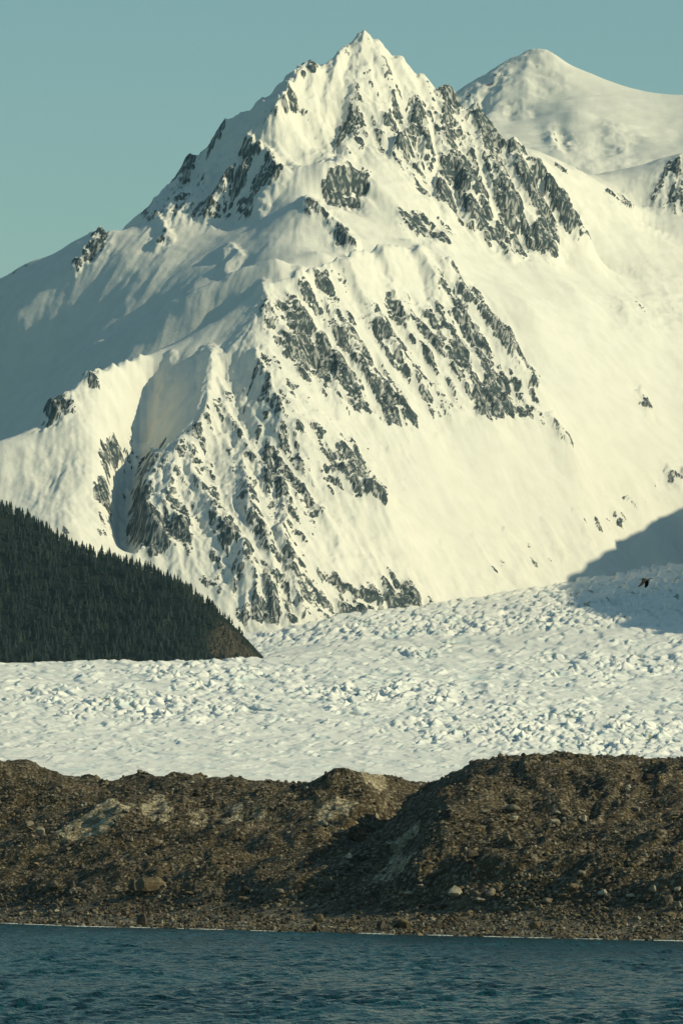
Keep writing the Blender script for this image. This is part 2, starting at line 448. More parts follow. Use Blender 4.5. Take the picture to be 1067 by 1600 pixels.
ROCK = [
    ([(330, 640), (410, 560), (480, 600), (560, 700), (600, 780), (520, 770), (470, 890), (380, 880), (260, 860), (195, 860), (195, 690), (290, 690)], .25),
    ([(530, 85), (568, 62), (700, 150), (800, 235), (700, 262), (600, 262), (540, 240), (545, 180)], .14),
    ([(405, 480), (470, 440), (560, 490), (640, 490), (700, 470), (800, 520), (835, 640), (660, 664), (560, 640), (430, 560)], .27),
    ([(380, 880), (470, 880), (600, 900), (680, 944), (540, 968), (390, 980), (330, 900)], .26),  # outlines of rocky ground with the share of bare rock in them
    ([(375, 235), (400, 228), (430, 252), (440, 272), (422, 292), (405, 312), (395, 332), (370, 340), (330, 338), (308, 324), (345, 290), (370, 262)], .58),
    ([(285, 280), (300, 240), (325, 222), (352, 192), (347, 218), (322, 248), (300, 275)], .5),
    ([(200, 356), (262, 298), (300, 262), (345, 290), (310, 325), (330, 338), (262, 342)], .26),
    ([(465, 96), (490, 94), (498, 106), (478, 112), (462, 112)], .5),
    ([(440, 150), (485, 165), (482, 182), (440, 178), (420, 204), (408, 194)], .28),
    ([(545, 145), (578, 160), (584, 192), (566, 202), (560, 242), (530, 248), (505, 226), (528, 190), (548, 178)], .34),
    ([(598, 180), (650, 160), (700, 148), (730, 164), (770, 200), (800, 235), (840, 252), (800, 290), (720, 270), (690, 262), (660, 285), (610, 245), (588, 222)], .5),
    ([(640, 270), (690, 258), (740, 268), (800, 285), (840, 255), (878, 300), (918, 352), (905, 364), (868, 352), (876, 385), (862, 398), (810, 398), (770, 388), (730, 355), (690, 315), (655, 295)], .76),
    ([(690, 270), (735, 275), (750, 310), (735, 330), (700, 312)], .85), ([(790, 300), (830, 300), (868, 352), (872, 396), (815, 396), (800, 350)], .82),
    ([(700, 200), (740, 205), (745, 240), (715, 240)], .6),
    ([(620, 328), (660, 335), (700, 350), (714, 388), (690, 378), (650, 362), (622, 350)], .62),
    ([(860, 340), (890, 305), (925, 365), (900, 366), (870, 352)], .7),
    ([(511, 268), (530, 262), (577, 270), (572, 296), (552, 320), (513, 322), (511, 300)], .78), ([(542, 318), (560, 318), (580, 334), (560, 330)], .6),
    ([(473, 316), (505, 320), (502, 333), (475, 332)], .75), ([(500, 335), (530, 348), (556, 390), (530, 394), (512, 365)], .45),
    ([(148, 364), (166, 362), (170, 388), (152, 410), (133, 410), (144, 385)], .65), ([(120, 410), (136, 410), (114, 432), (108, 428)], .5),
    ([(238, 372), (270, 368), (264, 384), (240, 384)], .72), ([(-30, 450), (50, 408), (60, 412), (0, 440)], .32),
    ([(488, 423), (522, 422), (547, 450), (553, 484), (530, 472), (508, 450)], .72),
    ([(686, 405), (706, 420), (735, 450), (772, 488), (797, 525), (803, 545), (838, 590), (838, 640), (800, 654), (760, 654), (738, 620), (713, 592), (688, 552), (660, 522), (640, 507), (600, 500), (578, 480), (600, 460), (640, 470), (678, 490), (690, 462)], .6),
    ([(668, 500), (720, 520), (752, 560), (775, 600), (792, 642), (760, 650), (718, 610), (680, 562), (648, 530)], .86),
    ([(402, 478), (450, 456), (500, 478), (550, 520), (600, 570), (640, 620), (662, 664), (630, 668), (590, 652), (560, 642), (510, 612), (460, 572), (418, 532)], .54),
    ([(538, 578), (590, 588), (632, 630), (660, 668), (620, 662), (568, 632)], .74), ([(420, 470), (440, 462), (490, 500), (480, 515)], .6),
    ([(556, 468), (600, 510), (650, 570), (702, 620), (724, 654), (690, 648), (650, 612), (600, 562), (566, 520)], .46),
    ([(400, 530), (440, 560), (520, 600), (560, 660), (585, 720), (540, 700), (470, 660), (420, 600)], .22),
    ([(528, 698), (562, 702), (582, 745), (607, 770), (602, 787), (540, 767), (508, 740)], .72), ([(396, 700), (440, 698), (474, 750), (472, 784), (440, 778), (400, 742), (388, 715)], .5),
    ([(195, 680), (262, 688), (300, 678), (330, 636), (347, 660), (332, 692), (290, 722), (280, 760), (300, 792), (342, 792), (382, 830), (392, 872), (350, 892), (300, 852), (270, 858), (215, 868), (193, 830), (190, 760), (195, 720)], .32),
    ([(198, 800), (240, 788), (277, 830), (272, 858), (230, 868), (200, 848)], .85),
    ([(288, 778), (342, 790), (382, 840), (400, 880), (440, 880), (450, 848), (482, 868), (462, 892), (420, 902), (400, 887), (360, 892), (328, 872)], .42),
    ([(300, 886), (342, 900), (347, 917), (318, 914)], .45), ([(388, 925), (412, 900), (440, 895), (462, 928), (474, 955), (445, 968), (440, 976), (395, 976), (384, 962)], .58),
    ([(500, 972), (540, 942), (590, 915), (605, 894), (626, 898), (652, 930), (680, 944), (670, 954), (620, 958), (540, 970)], .74), ([(470, 930), (540, 920), (580, 900), (580, 930), (520, 950), (480, 950)], .3),
    ([(58, 668), (75, 638), (100, 622), (122, 618), (116, 650), (90, 656), (64, 676)], .62), ([(133, 592), (150, 574), (172, 600), (166, 612), (138, 606)], .5),
    ([(165, 690), (186, 684), (192, 712), (176, 732), (163, 716)], .72), ([(138, 770), (166, 758), (166, 782), (144, 784)], .55), ([(150, 700), (170, 700), (170, 850), (150, 850)], .28), ([(100, 825), (115, 822), (118, 835), (102, 836)], .6),
    ([(846, 640), (862, 655), (893, 690), (882, 697), (855, 672)], .45), ([(998, 618), (1016, 630), (1012, 644), (998, 640)], .5),
    ([(1044, 735), (1110, 715), (1110, 760), (1045, 752)], .66), ([(925, 805), (1045, 738), (1055, 757), (965, 832), (930, 846)], .2), ([(780, 850), (880, 830), (930, 800), (930, 850), (860, 890), (800, 880)], .10),
    ([(936, 290), (985, 308), (988, 322), (950, 310)], .85), ([(858, 258), (908, 268), (904, 277), (860, 264)], .5), ([(1003, 328), (1018, 285), (1048, 246), (1200, 220), (1200, 350)], .3),
    ([(820, 640), (862, 648), (834, 668)], .45), ([(960, 480), (1067, 460), (1067, 500), (970, 500)], .05), ([(690, 880), (800, 880), (790, 930), (700, 935)], .07),
    ([(330, 440), (345, 440), (345, 446), (330, 446)], .3),
]
zone = np.zeros((NR, NC)); rough = np.zeros((NR, NC))
uu = U0 + 9 * fbm(X / 14, H / 14, 3, 5); vv = V0 + 9 * fbm(X / 14 + 40, H / 14, 3, 9)
for poly, share in ROCK:
    ins = in_poly(uu, vv, poly)
    zone = np.where(ins, np.maximum(zone, share), zone)
soft = np.zeros((NR, NC))
for poly, share in [([(330, 560), (410, 470), (520, 430), (700, 640), (620, 790), (690, 940), (400, 985), (190, 860), (190, 700), (300, 690)], .36), ([(195, 356), (400, 165), (470, 98), (568, 57), (720, 165), (900, 345), (720, 390), (600, 260), (540, 250), (440, 270), (320, 340)], .42),
                    ([(195, 356), (300, 242), (400, 165), (470, 98), (440, 180), (385, 230), (310, 335)], .75), ([(560, 395), (690, 400), (720, 460), (680, 500), (560, 480)], .12), ([(780, 840), (1060, 740), (960, 850), (860, 925), (700, 935)], .22), ([(60, 668), (150, 573), (200, 600), (165, 850), (100, 840), (30, 780)], .18), ([(930, 470), (1100, 450), (1100, 515), (950, 520)], .3), ([(960, 420), (1060, 425), (1040, 440), (980, 438)], .3), ([(870, 265), (1000, 330), (960, 350), (880, 300)], .3)]:
    soft = np.where(in_poly(uu, vv, poly), np.maximum(soft, share), soft)
rough = np.clip(np.maximum(blur(np.clip(zone * 1.5, 0, 1), 7) * 1.15, blur(soft, 10)), 0, 1)
zone = blur(zone, 2) * (.62 + .56 * smooth(-.35, .35, fbm(X / 24, (Y * .5 + H) / 24, 3, 301)))
RIBS = [  # crest lines of the larger ribs: outline on the photograph, height in metres, half width in pixels
    ([(568, 60), (563, 90), (556, 120), (560, 150), (553, 180), (558, 200), (540, 240)], 9, 22), ([(540, 75), (528, 100), (520, 130), (512, 150), (510, 175), (505, 215)], 7, 17), ([(488, 106), (492, 160), (500, 200), (515, 240)], 6, 14),
    ([(590, 75), (600, 110), (615, 140), (610, 170), (600, 200)], 7, 16), ([(625, 100), (645, 140), (660, 170), (640, 200), (620, 235)], 8, 18), ([(660, 125), (675, 170), (670, 210), (655, 260)], 7, 16),
    ([(700, 150), (690, 200), (700, 240), (730, 290), (745, 340)], 10, 22), ([(745, 175), (750, 230), (775, 280), (800, 330), (805, 390)], 11, 22), ([(800, 235), (815, 280), (840, 330), (868, 395)], 11, 20), ([(700, 260), (690, 300), (705, 340)], 6, 14), ([(860, 290), (885, 330), (905, 362)], 7, 14),
    ([(470, 110), (445, 160), (425, 190), (400, 210), (383, 230)], 9, 15), ([(383, 230), (420, 250), (437, 270), (415, 300), (400, 325)], 10, 20), ([(370, 262), (350, 290), (340, 320), (320, 335)], 8, 16), ([(300, 245), (280, 290), (262, 335)], 4, 12), ([(350, 195), (330, 245), (320, 290)], 4, 12),
    ([(410, 450), (425, 490), (460, 540), (500, 600), (540, 640)], 5, 17), ([(470, 430), (500, 470), (540, 520), (580, 580), (640, 650)], 6, 17), ([(545, 415), (570, 470), (610, 540), (660, 600), (715, 650)], 7, 17),
    ([(600, 400), (615, 450), (640, 510), (690, 570), (735, 620)], 7, 17), ([(655, 400), (676, 430), (684, 470), (720, 530), (760, 590), (790, 640)], 9, 18), ([(700, 420), (740, 470), (790, 530), (830, 600)], 6, 15),
    ([(330, 560), (330, 620), (320, 660), (300, 690), (270, 720)], 8, 24), ([(345, 600), (360, 660), (390, 710), (430, 760), (470, 780)], 6, 17), ([(300, 700), (300, 750), (330, 800), (370, 850), (395, 900), (440, 960)], 9, 20),
    ([(400, 560), (440, 640), (500, 710), (560, 760), (604, 782)], 6, 17), ([(240, 720), (220, 780), (235, 830), (270, 860)], 8, 17), ([(270, 730), (262, 790), (290, 830)], 6, 14), ([(450, 790), (440, 840), (460, 900), (470, 950)], 7, 16), ([(380, 720), (390, 790), (420, 850), (430, 900)], 7, 16), ([(500, 800), (540, 860), (600, 895), (650, 930)], 4, 15),
    ([(430, 590), (470, 650), (520, 700)], 4, 12), ([(270, 560), (250, 620), (240, 680)], 3, 12), ([(478, 318), (505, 335), (530, 362), (553, 388)], 8, 13), ([(350, 400), (365, 392), (372, 400), (350, 425)], 5, 14), ([(155, 360), (140, 390), (112, 428)], 7, 12), ([(250, 345), (262, 372), (245, 380)], 5, 14),
    ([(790, 830), (830, 885)], 2.5, 9), ([(850, 815), (880, 870)], 2.5, 9), ([(900, 800), (925, 845)], 3, 9), ([(740, 840), (780, 910)], 2, 9), ([(950, 780), (965, 815)], 3, 9), ([(860, 650), (890, 692)], 4, 9), ([(1000, 615), (1015, 645)], 4, 10), ([(1045, 735), (1067, 760)], 4, 10), ([(690, 850), (720, 915)], 1.6, 9), ([(640, 890), (655, 930)], 3, 10),
    ([(75, 640), (95, 650), (110, 640)], 4, 12), ([(135, 592), (150, 600), (165, 608)], 4, 10),
]
wu1 = U0 + 7 * fbm(X / 11, (Y + H) / 13, 3, 141); wv1 = V0 + 7 * fbm(X / 11 + 9, (Y + H) / 13, 3, 142)
ribs = np.zeros((NR, NC))
for line, hgt, wid in RIBS:
    L_ = np.array(line, float)
    m = (wu1 > L_[:, 0].min() - wid) & (wu1 < L_[:, 0].max() + wid) & (wv1 > L_[:, 1].min() - wid) & (wv1 < L_[:, 1].max() + wid)
    if not m.any(): continue
    pu, pv = wu1[m], wv1[m]; best = np.full(pu.shape, 1e9)
    for a, b in zip(L_[:-1], L_[1:]):
        d_ = b - a; t = np.clip(((pu - a[0]) * d_[0] + (pv - a[1]) * d_[1]) / (d_ @ d_), 0, 1)
        best = np.minimum(best, np.hypot(pu - a[0] - t * d_[0], pv - a[1] - t * d_[1]))
    ribs[m] = np.maximum(ribs[m], hgt * np.clip(1 - best / wid, 0, 1))
H = H + ribs - .35 * blur(ribs, 12)
STRIPS = [  # snow-filled gullies between the ribs: line and half width in pixels
    ([(455, 445), (490, 490), (530, 540), (570, 600), (600, 650)], 6), ([(520, 430), (560, 500), (600, 560), (650, 630), (680, 670)], 8), ([(585, 440), (600, 490), (640, 540), (690, 600), (715, 645)], 6),
    ([(686, 470), (705, 505), (735, 550), (752, 590)], 6), ([(735, 480), (780, 545), (815, 590), (830, 630)], 7), ([(410, 520), (460, 585), (520, 650), (545, 680)], 8), ([(640, 515), (690, 570), (740, 640)], 4), ([(640, 455), (655, 490), (680, 520)], 5),
    ([(735, 190), (748, 250), (765, 300), (775, 340)], 6), ([(785, 240), (812, 300), (835, 350)], 6), ([(672, 195), (685, 250), (672, 285)], 6), ([(640, 170), (628, 205), (612, 225)], 7), ([(705, 290), (722, 330), (735, 350)], 4), ([(600, 215), (640, 262), (680, 300)], 5),
    ([(330, 700), (350, 780), (400, 850)], 6), ([(400, 640), (450, 720), (500, 780)], 6), ([(365, 780), (395, 840), (430, 890)], 5), ([(470, 680), (520, 735), (545, 760)], 5), ([(400, 250), (385, 290), (360, 325)], 5), ([(560, 935), (600, 940)], 5), ([(425, 905), (445, 960)], 4), ([(290, 740), (315, 800), (350, 870)], 5)]
wu1 = U0 + 5 * fbm(X / 6, (Y + H) / 8, 3, 241); wv1 = V0 + 5 * fbm(X / 6 + 9, (Y + H) / 8, 3, 242)
gut = np.zeros((NR, NC))
for line, wid in STRIPS:
    L_ = np.array(line, float); pad = wid * 3
    m = (wu1 > L_[:, 0].min() - pad) & (wu1 < L_[:, 0].max() + pad) & (wv1 > L_[:, 1].min() - pad) & (wv1 < L_[:, 1].max() + pad)
    if not m.any(): continue
    pu, pv = wu1[m], wv1[m]; best = np.full(pu.shape, 1e9)
    for a, b in zip(L_[:-1], L_[1:]):
        d_ = b - a; t = np.clip(((pu - a[0]) * d_[0] + (pv - a[1]) * d_[1]) / (d_ @ d_), 0, 1)
        best = np.minimum(best, np.hypot(pu - a[0] - t * d_[0], pv - a[1] - t * d_[1]))
    gut[m] = np.maximum(gut[m], np.exp(-(best / wid) ** 2))
zone = zone * (1 - .9 * smooth(.25, .75, gut))
rough = rough * (1 - .7 * gut)
H = H - 2.2 * gut
# --- relief: crags first, then ribs and gullies that follow the new fall line
steep = smooth(0.25, 0.9, np.hypot(gx, gy))
n3 = fbm(X / 26, (Y * .7 + H) / 26, 5, 21)
rid = ridged(X / 30, (Y * .6 + H * .8) / 34, 4, 77)
rib_l = .8 - np.abs(lic_l)
cloth = (1 - rough) * (steep * (.42 * lic_m + .7 * lic_l + .05 * lic_s) + 2.2 * fbm(X / 50, (Y + H) / 60, 3, 3) + .6 * fbm(X / 15, (Y + H) / 22, 3, 34))
Z = H + rough * (3.6 * rib_l + 2.8 * n3 + 11.0 * (rid - rid.mean())) + cloth
vi, vj, _, _ = flow_index(X, Y, blur(Z, 2))
lic_s = lic(unit(blur(white, 1)), vi, vj, 11)
lic_m = lic(unit(blur(rng.standard_normal((NR, NC)), 3)), vi, vj, 20)
rib_m = .8 - np.abs(lic_m)
Z = Z + rough * (2.3 * rib_m + 1.1 * lic_s + 1.6 * fbm(X / 5, (Y + H) / 5, 3, 29)) + (1 - rough) * steep * .10 * lic_s
edge = smooth(0, 14, np.minimum(np.arange(NR)[:, None], NR - 1 - np.arange(NR)[:, None]))
N = normals(X, Y, Z)
tilt = 1 - N[..., 2]
# --- bare rock where it is too steep or too exposed for snow
q = 0.35 * unit(fbm(X / 5, (Y * .5 + H) / 5, 4, 55, .7)) + 1.15 * lic_s + 0.55 * lic_m + 0.4 * white + 0.85 * unit(np.clip(tilt, 0, .8) - blur(np.clip(tilt, 0, .8), 14)) + 0.35 * unit(Z - blur(Z, 4))
q = unit(q)
thr = np.interp(zone, [0, .05, .1, .2, .3, .4, .5, .6, .7, .8, .9], [4.5, 2.1, 1.6, 1.05, .65, .32, .02, -.25, -.55, -.95, -1.6])
rock = np.clip(0.5 + (q - thr) * 0.7, 0, 1)
me = grid_mesh("mountain", X, Y, Z, {"rock": rock, "dust": np.clip(.5 + .17 * unit(lic(rng.standard_normal((NR, NC)), vi, vj, 4)) + .2 * unit(fbm(X / 4, (Y + H) / 4, 4, 57, .65)), 0, 1)})
link("mountain", me, M_MOUNT, kind="structure", label="snow covered mountain with dark rock ribs and pointed summit", category="mountain")

# ================================================================== FAR MOUNTAIN
far_sky = [(480, 330, 9900), (600, 230, 9950), (680, 170, 9980), (715, 146, 10000), (742, 128, 10000), (780, 106, 10000), (798, 94, 10005), (806, 88, 10008), (824, 81, 10010), (840, 78, 10010), (862, 81, 10010), (869, 92, 10008), (876, 98, 10005), (900, 108, 10000), (932, 121, 10000),
           (960, 135, 10000), (1010, 150, 10000), (1067, 153, 10000), (1160, 140, 10050), (1350, 170, 10100)]
far_pts = [(808, 92, 9976), (825, 86, 9972), (845, 84, 9970), (866, 88, 9976), (840, 112, 9930), (800, 130, 9900), (770, 150, 9880), (860, 150, 9880), (830, 185, 9830), (790, 190, 9830), (740, 180, 9830), (900, 180, 9800), (1000, 200, 9800), (1067, 210, 9800),
           (870, 230, 9700), (950, 240, 9680), (1050, 250, 9660), (940, 300, 9500), (1000, 310, 9450), (1067, 300, 9500), (830, 240, 9640), (700, 260, 9600), (600, 300, 9600), (1200, 260, 9600), (1350, 300, 9600),
           (500, 420, 9300), (800, 400, 9200), (1067, 400, 9200), (1350, 420, 9200), (520, 420, 10300), (840, 220, 10400), (1067, 260, 10400), (1350, 300, 10400)]
fl_ = lines_to_points([far_sky], 30); fl_[:, 1] += 45; fl_[:, 2] += 70
fcps = np.concatenate([lines_to_points([far_sky] + far_pts, 14), fl_])
far_rbf = RBF(fcps, 0.004)
fc = columns(660, 1098, 2.2, 460, 1340, 12)
X, Y, H = adaptive_grid(far_rbf, fc, 9150, 10450, 210, 10.0, 0.06, 90)
vi, vj, gx, gy = flow_index(X, Y, blur(H, 3))
fl = lic(unit(blur(rng.standard_normal(X.shape), 3)), vi, vj, 18)
U0, V0 = to_uv(X, Y, H)
rg = np.zeros(X.shape)
for poly, s in [([(715, 146), (800, 92), (800, 120), (775, 150), (760, 190), (720, 180)], .9), ([(790, 95), (830, 76), (868, 80), (876, 100), (830, 100)], .6), ([(765, 150), (800, 160), (835, 175), (832, 186), (790, 178)], .9),
                ([(850, 205), (880, 200), (900, 235), (860, 240)], .8), ([(930, 180), (1000, 215), (980, 250), (920, 220)], .35), ([(850, 190), (960, 230), (1067, 290), (1067, 330), (950, 300), (860, 250)], .22), ([(800, 96), (880, 100), (900, 140), (850, 160), (800, 150)], .3)]:
    rg = np.where(in_poly(U0, V0, poly), np.maximum(rg, s), rg)
rg = blur(rg, 3)
top = smooth(40, 160, np.abs(Y - np.interp(X / Y / K + 533.5, [c[0] for c in far_sky], [c[2] for c in far_sky])))
Z = H + rg * (4.0 * fl + 18.0 * (ridged(X / 40, (Y + H) / 40, 4, 4) - .6)) * (.6 + .4 * top) + top * (9.0 * fbm(X / 130, (Y + H * .6) / 160, 3, 12) + 3.0 * smooth(.0, .3, fbm(X / 160, (Y + 2 * H) / 90, 3, 77))) + .5 * fbm(X / 22, (Y + H) / 22, 3, 8)
frock = np.clip(.5 + (unit(fbm(X / 22, (Y + H) / 16, 4, 3)) - np.interp(rg, [0, .4, 1], [4.5, 2.4, 1.5])) * .45, 0, 1)
link("far_mountain", grid_mesh("far_mountain", X, Y, Z, {"rock": frock}), M_FAR, kind="structure", label="distant smooth white snow peak with blunt top behind ridge", category="mountain")

# ================================================================== VALLEY SIDE (outside the frame on the right; its shadow crosses the upper glacier)
side_x = np.linspace(460, 1200, 94); side_y = np.linspace(4620, 6350, 190)
SX, SY = np.meshgrid(side_x, side_y)
edge_pts = np.concatenate([np.array([(1067, 992, 4880), (960, 972, 5080), (890, 950, 5250)], float),
                           recede(np.array([(852, 928, 5330), (905, 898, 5385), (945, 868, 5420), (965, 848, 5445), (1015, 822, 5490), (1067, 795, 5535), (1200, 720, 5600), (1330, 660, 5680)], float), False)])
ex, ey, ez = pix(edge_pts[:, 0], edge_pts[:, 1], edge_pts[:, 2])
run = (720 - ex) / SUN_DIR.x
cy_, cz_ = ey + run * SUN_DIR.y, ez + run * SUN_DIR.z + 5
crest = np.interp(SY, np.concatenate([[4620, 4720], cy_]), np.concatenate([[120, 300], cz_]))
crest = crest + 9 * fbm(SY / 45, SY * 0 + 2.2, 3, 92)
SZ = crest - np.abs(SX - 720) * np.where(SX < 720, 1.05, .7) + 10 * fbm(SX / 60, SY / 60, 4, 2) * smooth(0, 60, np.abs(SX - 720))
SZ = np.maximum(SZ, 40 + 0 * SZ)
srock = np.clip(.5 + (fbm(SX / 40, SY / 40, 4, 90) - .25) * 3, 0, 1)
link("valley_side", grid_mesh("valley_side", SX, SY, SZ, {"rock": srock}), M_MOUNT, kind="structure", label="steep snowy valley wall beside the upper glacier", category="mountain")

# ================================================================== GLACIER
def ice_material():
    T = NT("glacier_ice")
    p = T.pos()
    a = T.noise(T.pos(1, .25, 1), 0.12, 5, 0.6)
    b = T.noise(p, 0.9, 4, 0.6)
    dirt = T.attr("dirt")
    col = T.mix(T.ramp(a, .35, .7), (0.92, 0.90, 0.82), (0.87, 0.85, 0.765))
    blue = T.attr("blue")
    col = T.mix(blue, col, (0.44, 0.63, 0.62))
    f = T.ramp(T.math('ADD', dirt, T.math('MULTIPLY', T.math('SUBTRACT', b, .5), .8)), .45, .75)
    col = T.mix(f, col, (0.30, 0.28, 0.20))
    T.bump(T.math('ADD', b, T.math('MULTIPLY', a, 1.5)), .45, .6)
    return T.fin(col, .7, .25)
M_ICE = ice_material()

GLAC = ([800, 950, 1150, 1400, 2000, 3000, 4000, 4600, 5000, 5300, 5600, 6000, 6400], [1262, 1238, 1212, 1185, 1126, 1072, 1042, 1024, 1003, 960, 932, 892, 864])
def glacier_v(u, d):
    v = np.interp(np.log(d), np.log(GLAC[0]), GLAC[1])
    far = smooth(4300, 5300, d)
    return v - far * 30 * smooth(500, 1100, u) + far * 18 * smooth(560, 380, u) + 6 * smooth(600, 0, u) * smooth(3000, 4400, d)

def voronoi(x, y, seed):
    """nearest-cell distance, edge distance and a random number per cell"""
    ix, iy = np.floor(x), np.floor(y)
    f1 = np.full(x.shape, 9.0); f2 = np.full(x.shape, 9.0); cid = np.zeros(x.shape); dx1 = np.zeros(x.shape); dy1 = np.zeros(x.shape)
    for ox in (-1, 0, 1):
        for oy in (-1, 0, 1):
            h = _hash(ix + ox, iy + oy, seed)
            px = ix + ox + (h & 1023) / 1023.0; py = iy + oy + ((h >> 10) & 1023) / 1023.0
            r = ((h >> 4) & 4095) / 4095.0
            ddx, ddy = x - px, y - py
            d = np.hypot(ddx, ddy)
            c = d < f1
            f2 = np.where(c, f1, np.minimum(f2, d))
            cid = np.where(c, r, cid); dx1 = np.where(c, ddx, dx1); dy1 = np.where(c, ddy, dy1)
            f1 = np.where(c, d, f1)
    return f1, f2 - f1, cid, dx1, dy1

gu = columns(-20, 1088, 2.15, -260, 1330, 10)
LN0, LN1 = math.log(860), math.log(6150)
ng = 760
# rows spaced by what the sight line resolves
dcs = np.exp(np.linspace(LN0, LN1, 4000)); vcs = np.interp(np.log(dcs), np.log(GLAC[0]), GLAC[1])
ms = np.abs(np.gradient(vcs)) + 0.06
cum = np.cumsum(ms); cum = (cum - cum[0]) / (cum[-1] - cum[0])
gd = np.interp(np.linspace(0, 1, ng), cum, dcs)
GD, GU = np.meshgrid(gd, gu, indexing='ij')
GX = (GU - 533.5) * K * GD
base = pix(GU, glacier_v(GU, GD), GD)[2]
pxm = K * GD                                   # metres per photograph pixel at that depth
L = np.log(GD)
S = glacier_v(GU * 0 + 533, GD)               # row on the photograph: depth coordinate
wu = GU + 14 * fbm(GU / 60, S / 9, 3, 14); wv = S + 2.2 * fbm(GU / 50, S / 8, 3, 15)
# patches of broken ice
chaos = np.zeros(GU.shape)
for (cu, cv, ru, rv, s) in [(230, 1105, 150, 22, 1), (330, 1048, 150, 18, .8), (620, 1085, 150, 22, 1), (840, 1140, 190, 32, 1), (980, 1160, 150, 40, 1), (330, 1075, 60, 10, .8), (640, 1020, 60, 10, .7), (960, 1040, 140, 22, .7),
                            (700, 985, 420, 16, .7), (1000, 960, 160, 45, 1), (640, 1135, 80, 10, .7), (690, 1195, 40, 8, .7), (480, 1075, 60, 10, .6), (60, 1085, 80, 14, .5)]:
    chaos = np.maximum(chaos, s * np.exp(-((GU - cu) / ru) ** 2 - ((S - cv) / rv) ** 2))
chaos = np.clip(chaos * (0.65 + 1.1 * fbm(GU / 70, S / 9, 3, 66)) + .15, 0, 1)
f1, e1, c1, dx1, dy1 = voronoi((wu + wv * 2.0) / 40, wv / 6.0, 3)
f2_, e2, c2, dx2, dy2 = voronoi((wu - wv * 1.2) / 17, wv / 3.4, 8)
fs, es, cs_, dxs, dys = voronoi((wu + 3.0 * wv) / 95, wv / 9.0, 71)
swell = (-5.0 * dxs - 1.6 * dys) * smooth(0, .14, es) * (.45 + .8 * chaos) + 1.4 * fbm((wu + 2.4 * wv) / 130, wv / 17, 3, 31) + 1.0 * fbm((wu + 2.2 * wv) / 42, wv / 5.5, 3, 32)
tilt1 = (c1 - .5) * 6 - dx1 * (9 + 6 * np.sin(c1 * 40)) - dy1 * 7
blocks = chaos * (tilt1 * smooth(.0, .16, e1) - 7.0 * smooth(.16, .0, e1)) + smooth(.2, .7, chaos) * ((c2 - .5) * 3.5 - dx2 * 6 - dy2 * 4 - 3.0 * smooth(.2, 0, e2))
# long lateral crevasses and lone pits in the calmer snow
cre = smooth(.10, .02, np.abs(fbm((wu + 3.2 * wv) / 70, wv / 6.5, 2, 44))) * smooth(.05, .35, fbm(GU / 90, S / 11, 2, 45))
f3, e3, c3, dx3, dy3 = voronoi((wu + 1.5 * S) / 27, S / 4.8, 19)
ph = .75 + 1.2 * np.sin(c3 * 91)
act = (c3 > .76) * (.3 + 1.0 * np.mod(c3 * 37, 1))
wedge = act * np.clip(.42 - (dx3 * np.cos(ph) + dy3 * np.sin(ph)), 0, .8) * smooth(.43, .39, f3 + .10 * perlin(wu / 7, wv / 1.6, 5))
pit = smooth(.10, .0, np.abs(f3 - .42)) * (c3 > .76)
calm = smooth(1200, 1165, S) * .7 + .3
phs = wv / 5.0 + wu / 130 + 1.1 * fbm(GU / 120, S / 14, 3, 81)
fr = phs - np.floor(phs)
steps = np.where(fr < .92, 1 - fr / .92, (fr - .92) / .08) * smooth(-.15, .45, fbm(GU / 60, S / 5, 3, 82))
f4, e4, c4, dx4, dy4 = voronoi((wu + wv * 1.5) / 19, wv / 3.4, 27)
band = smooth(1006, 996, S) * smooth(360, 460, GU) + .5 * smooth(990, 960, S) * smooth(800, 950, GU)
ph2 = (wu * .9) / 24 + wv / 6.0 + .9 * fbm(GU / 45, S / 7, 3, 181)
fr2 = ph2 - np.floor(ph2)
blade = np.where(fr2 < .88, 1 - fr2 / .88, (fr2 - .88) / .12) * smooth(.02, .32, fbm(GU / 55, S / 6, 3, 182)) * (.35 + .75 * chaos) * (.35 + .65 * calm)
zpx = swell + 7.5 * blade + band * ((c4 - .5) * 7 - dx4 * 6 - dy4 * 4 - 2.5 * smooth(.2, 0, e4)) * .75 + 2.8 * steps + calm * blocks * 0.52 - 3.0 * cre * calm + 9.5 * wedge * calm * np.clip(.12 + 1.5 * (chaos - .15), 0, 1)
fade = smooth(860, 930, GD)
grow = np.interp(GD, [900, 2500, 4600, 5600], [.7, 1.0, .85, .55])
GZ = base + zpx * pxm * grow
crack = chaos * smooth(.07, .015, e1) * smooth(.25, .5, chaos)
dirt = np.clip(.1 + .6 * crack + .55 * chaos * smooth(.3, .0, e1) * (fbm(GU / 30, S / 5, 2, 71) > .12) + .55 * cre * (fbm(GU / 50, S / 8, 2, 72) > .1), 0, 1) * calm
blue = np.clip(.35 * pit + .55 * cre + .45 * chaos * smooth(.22, .0, e1), 0, .9)
link("glacier", grid_mesh("glacier", GX, GD, GZ, {"dirt": dirt, "blue": blue}), M_ICE, kind="structure", label="white crevassed glacier filling the valley below the mountain", category="glacier")

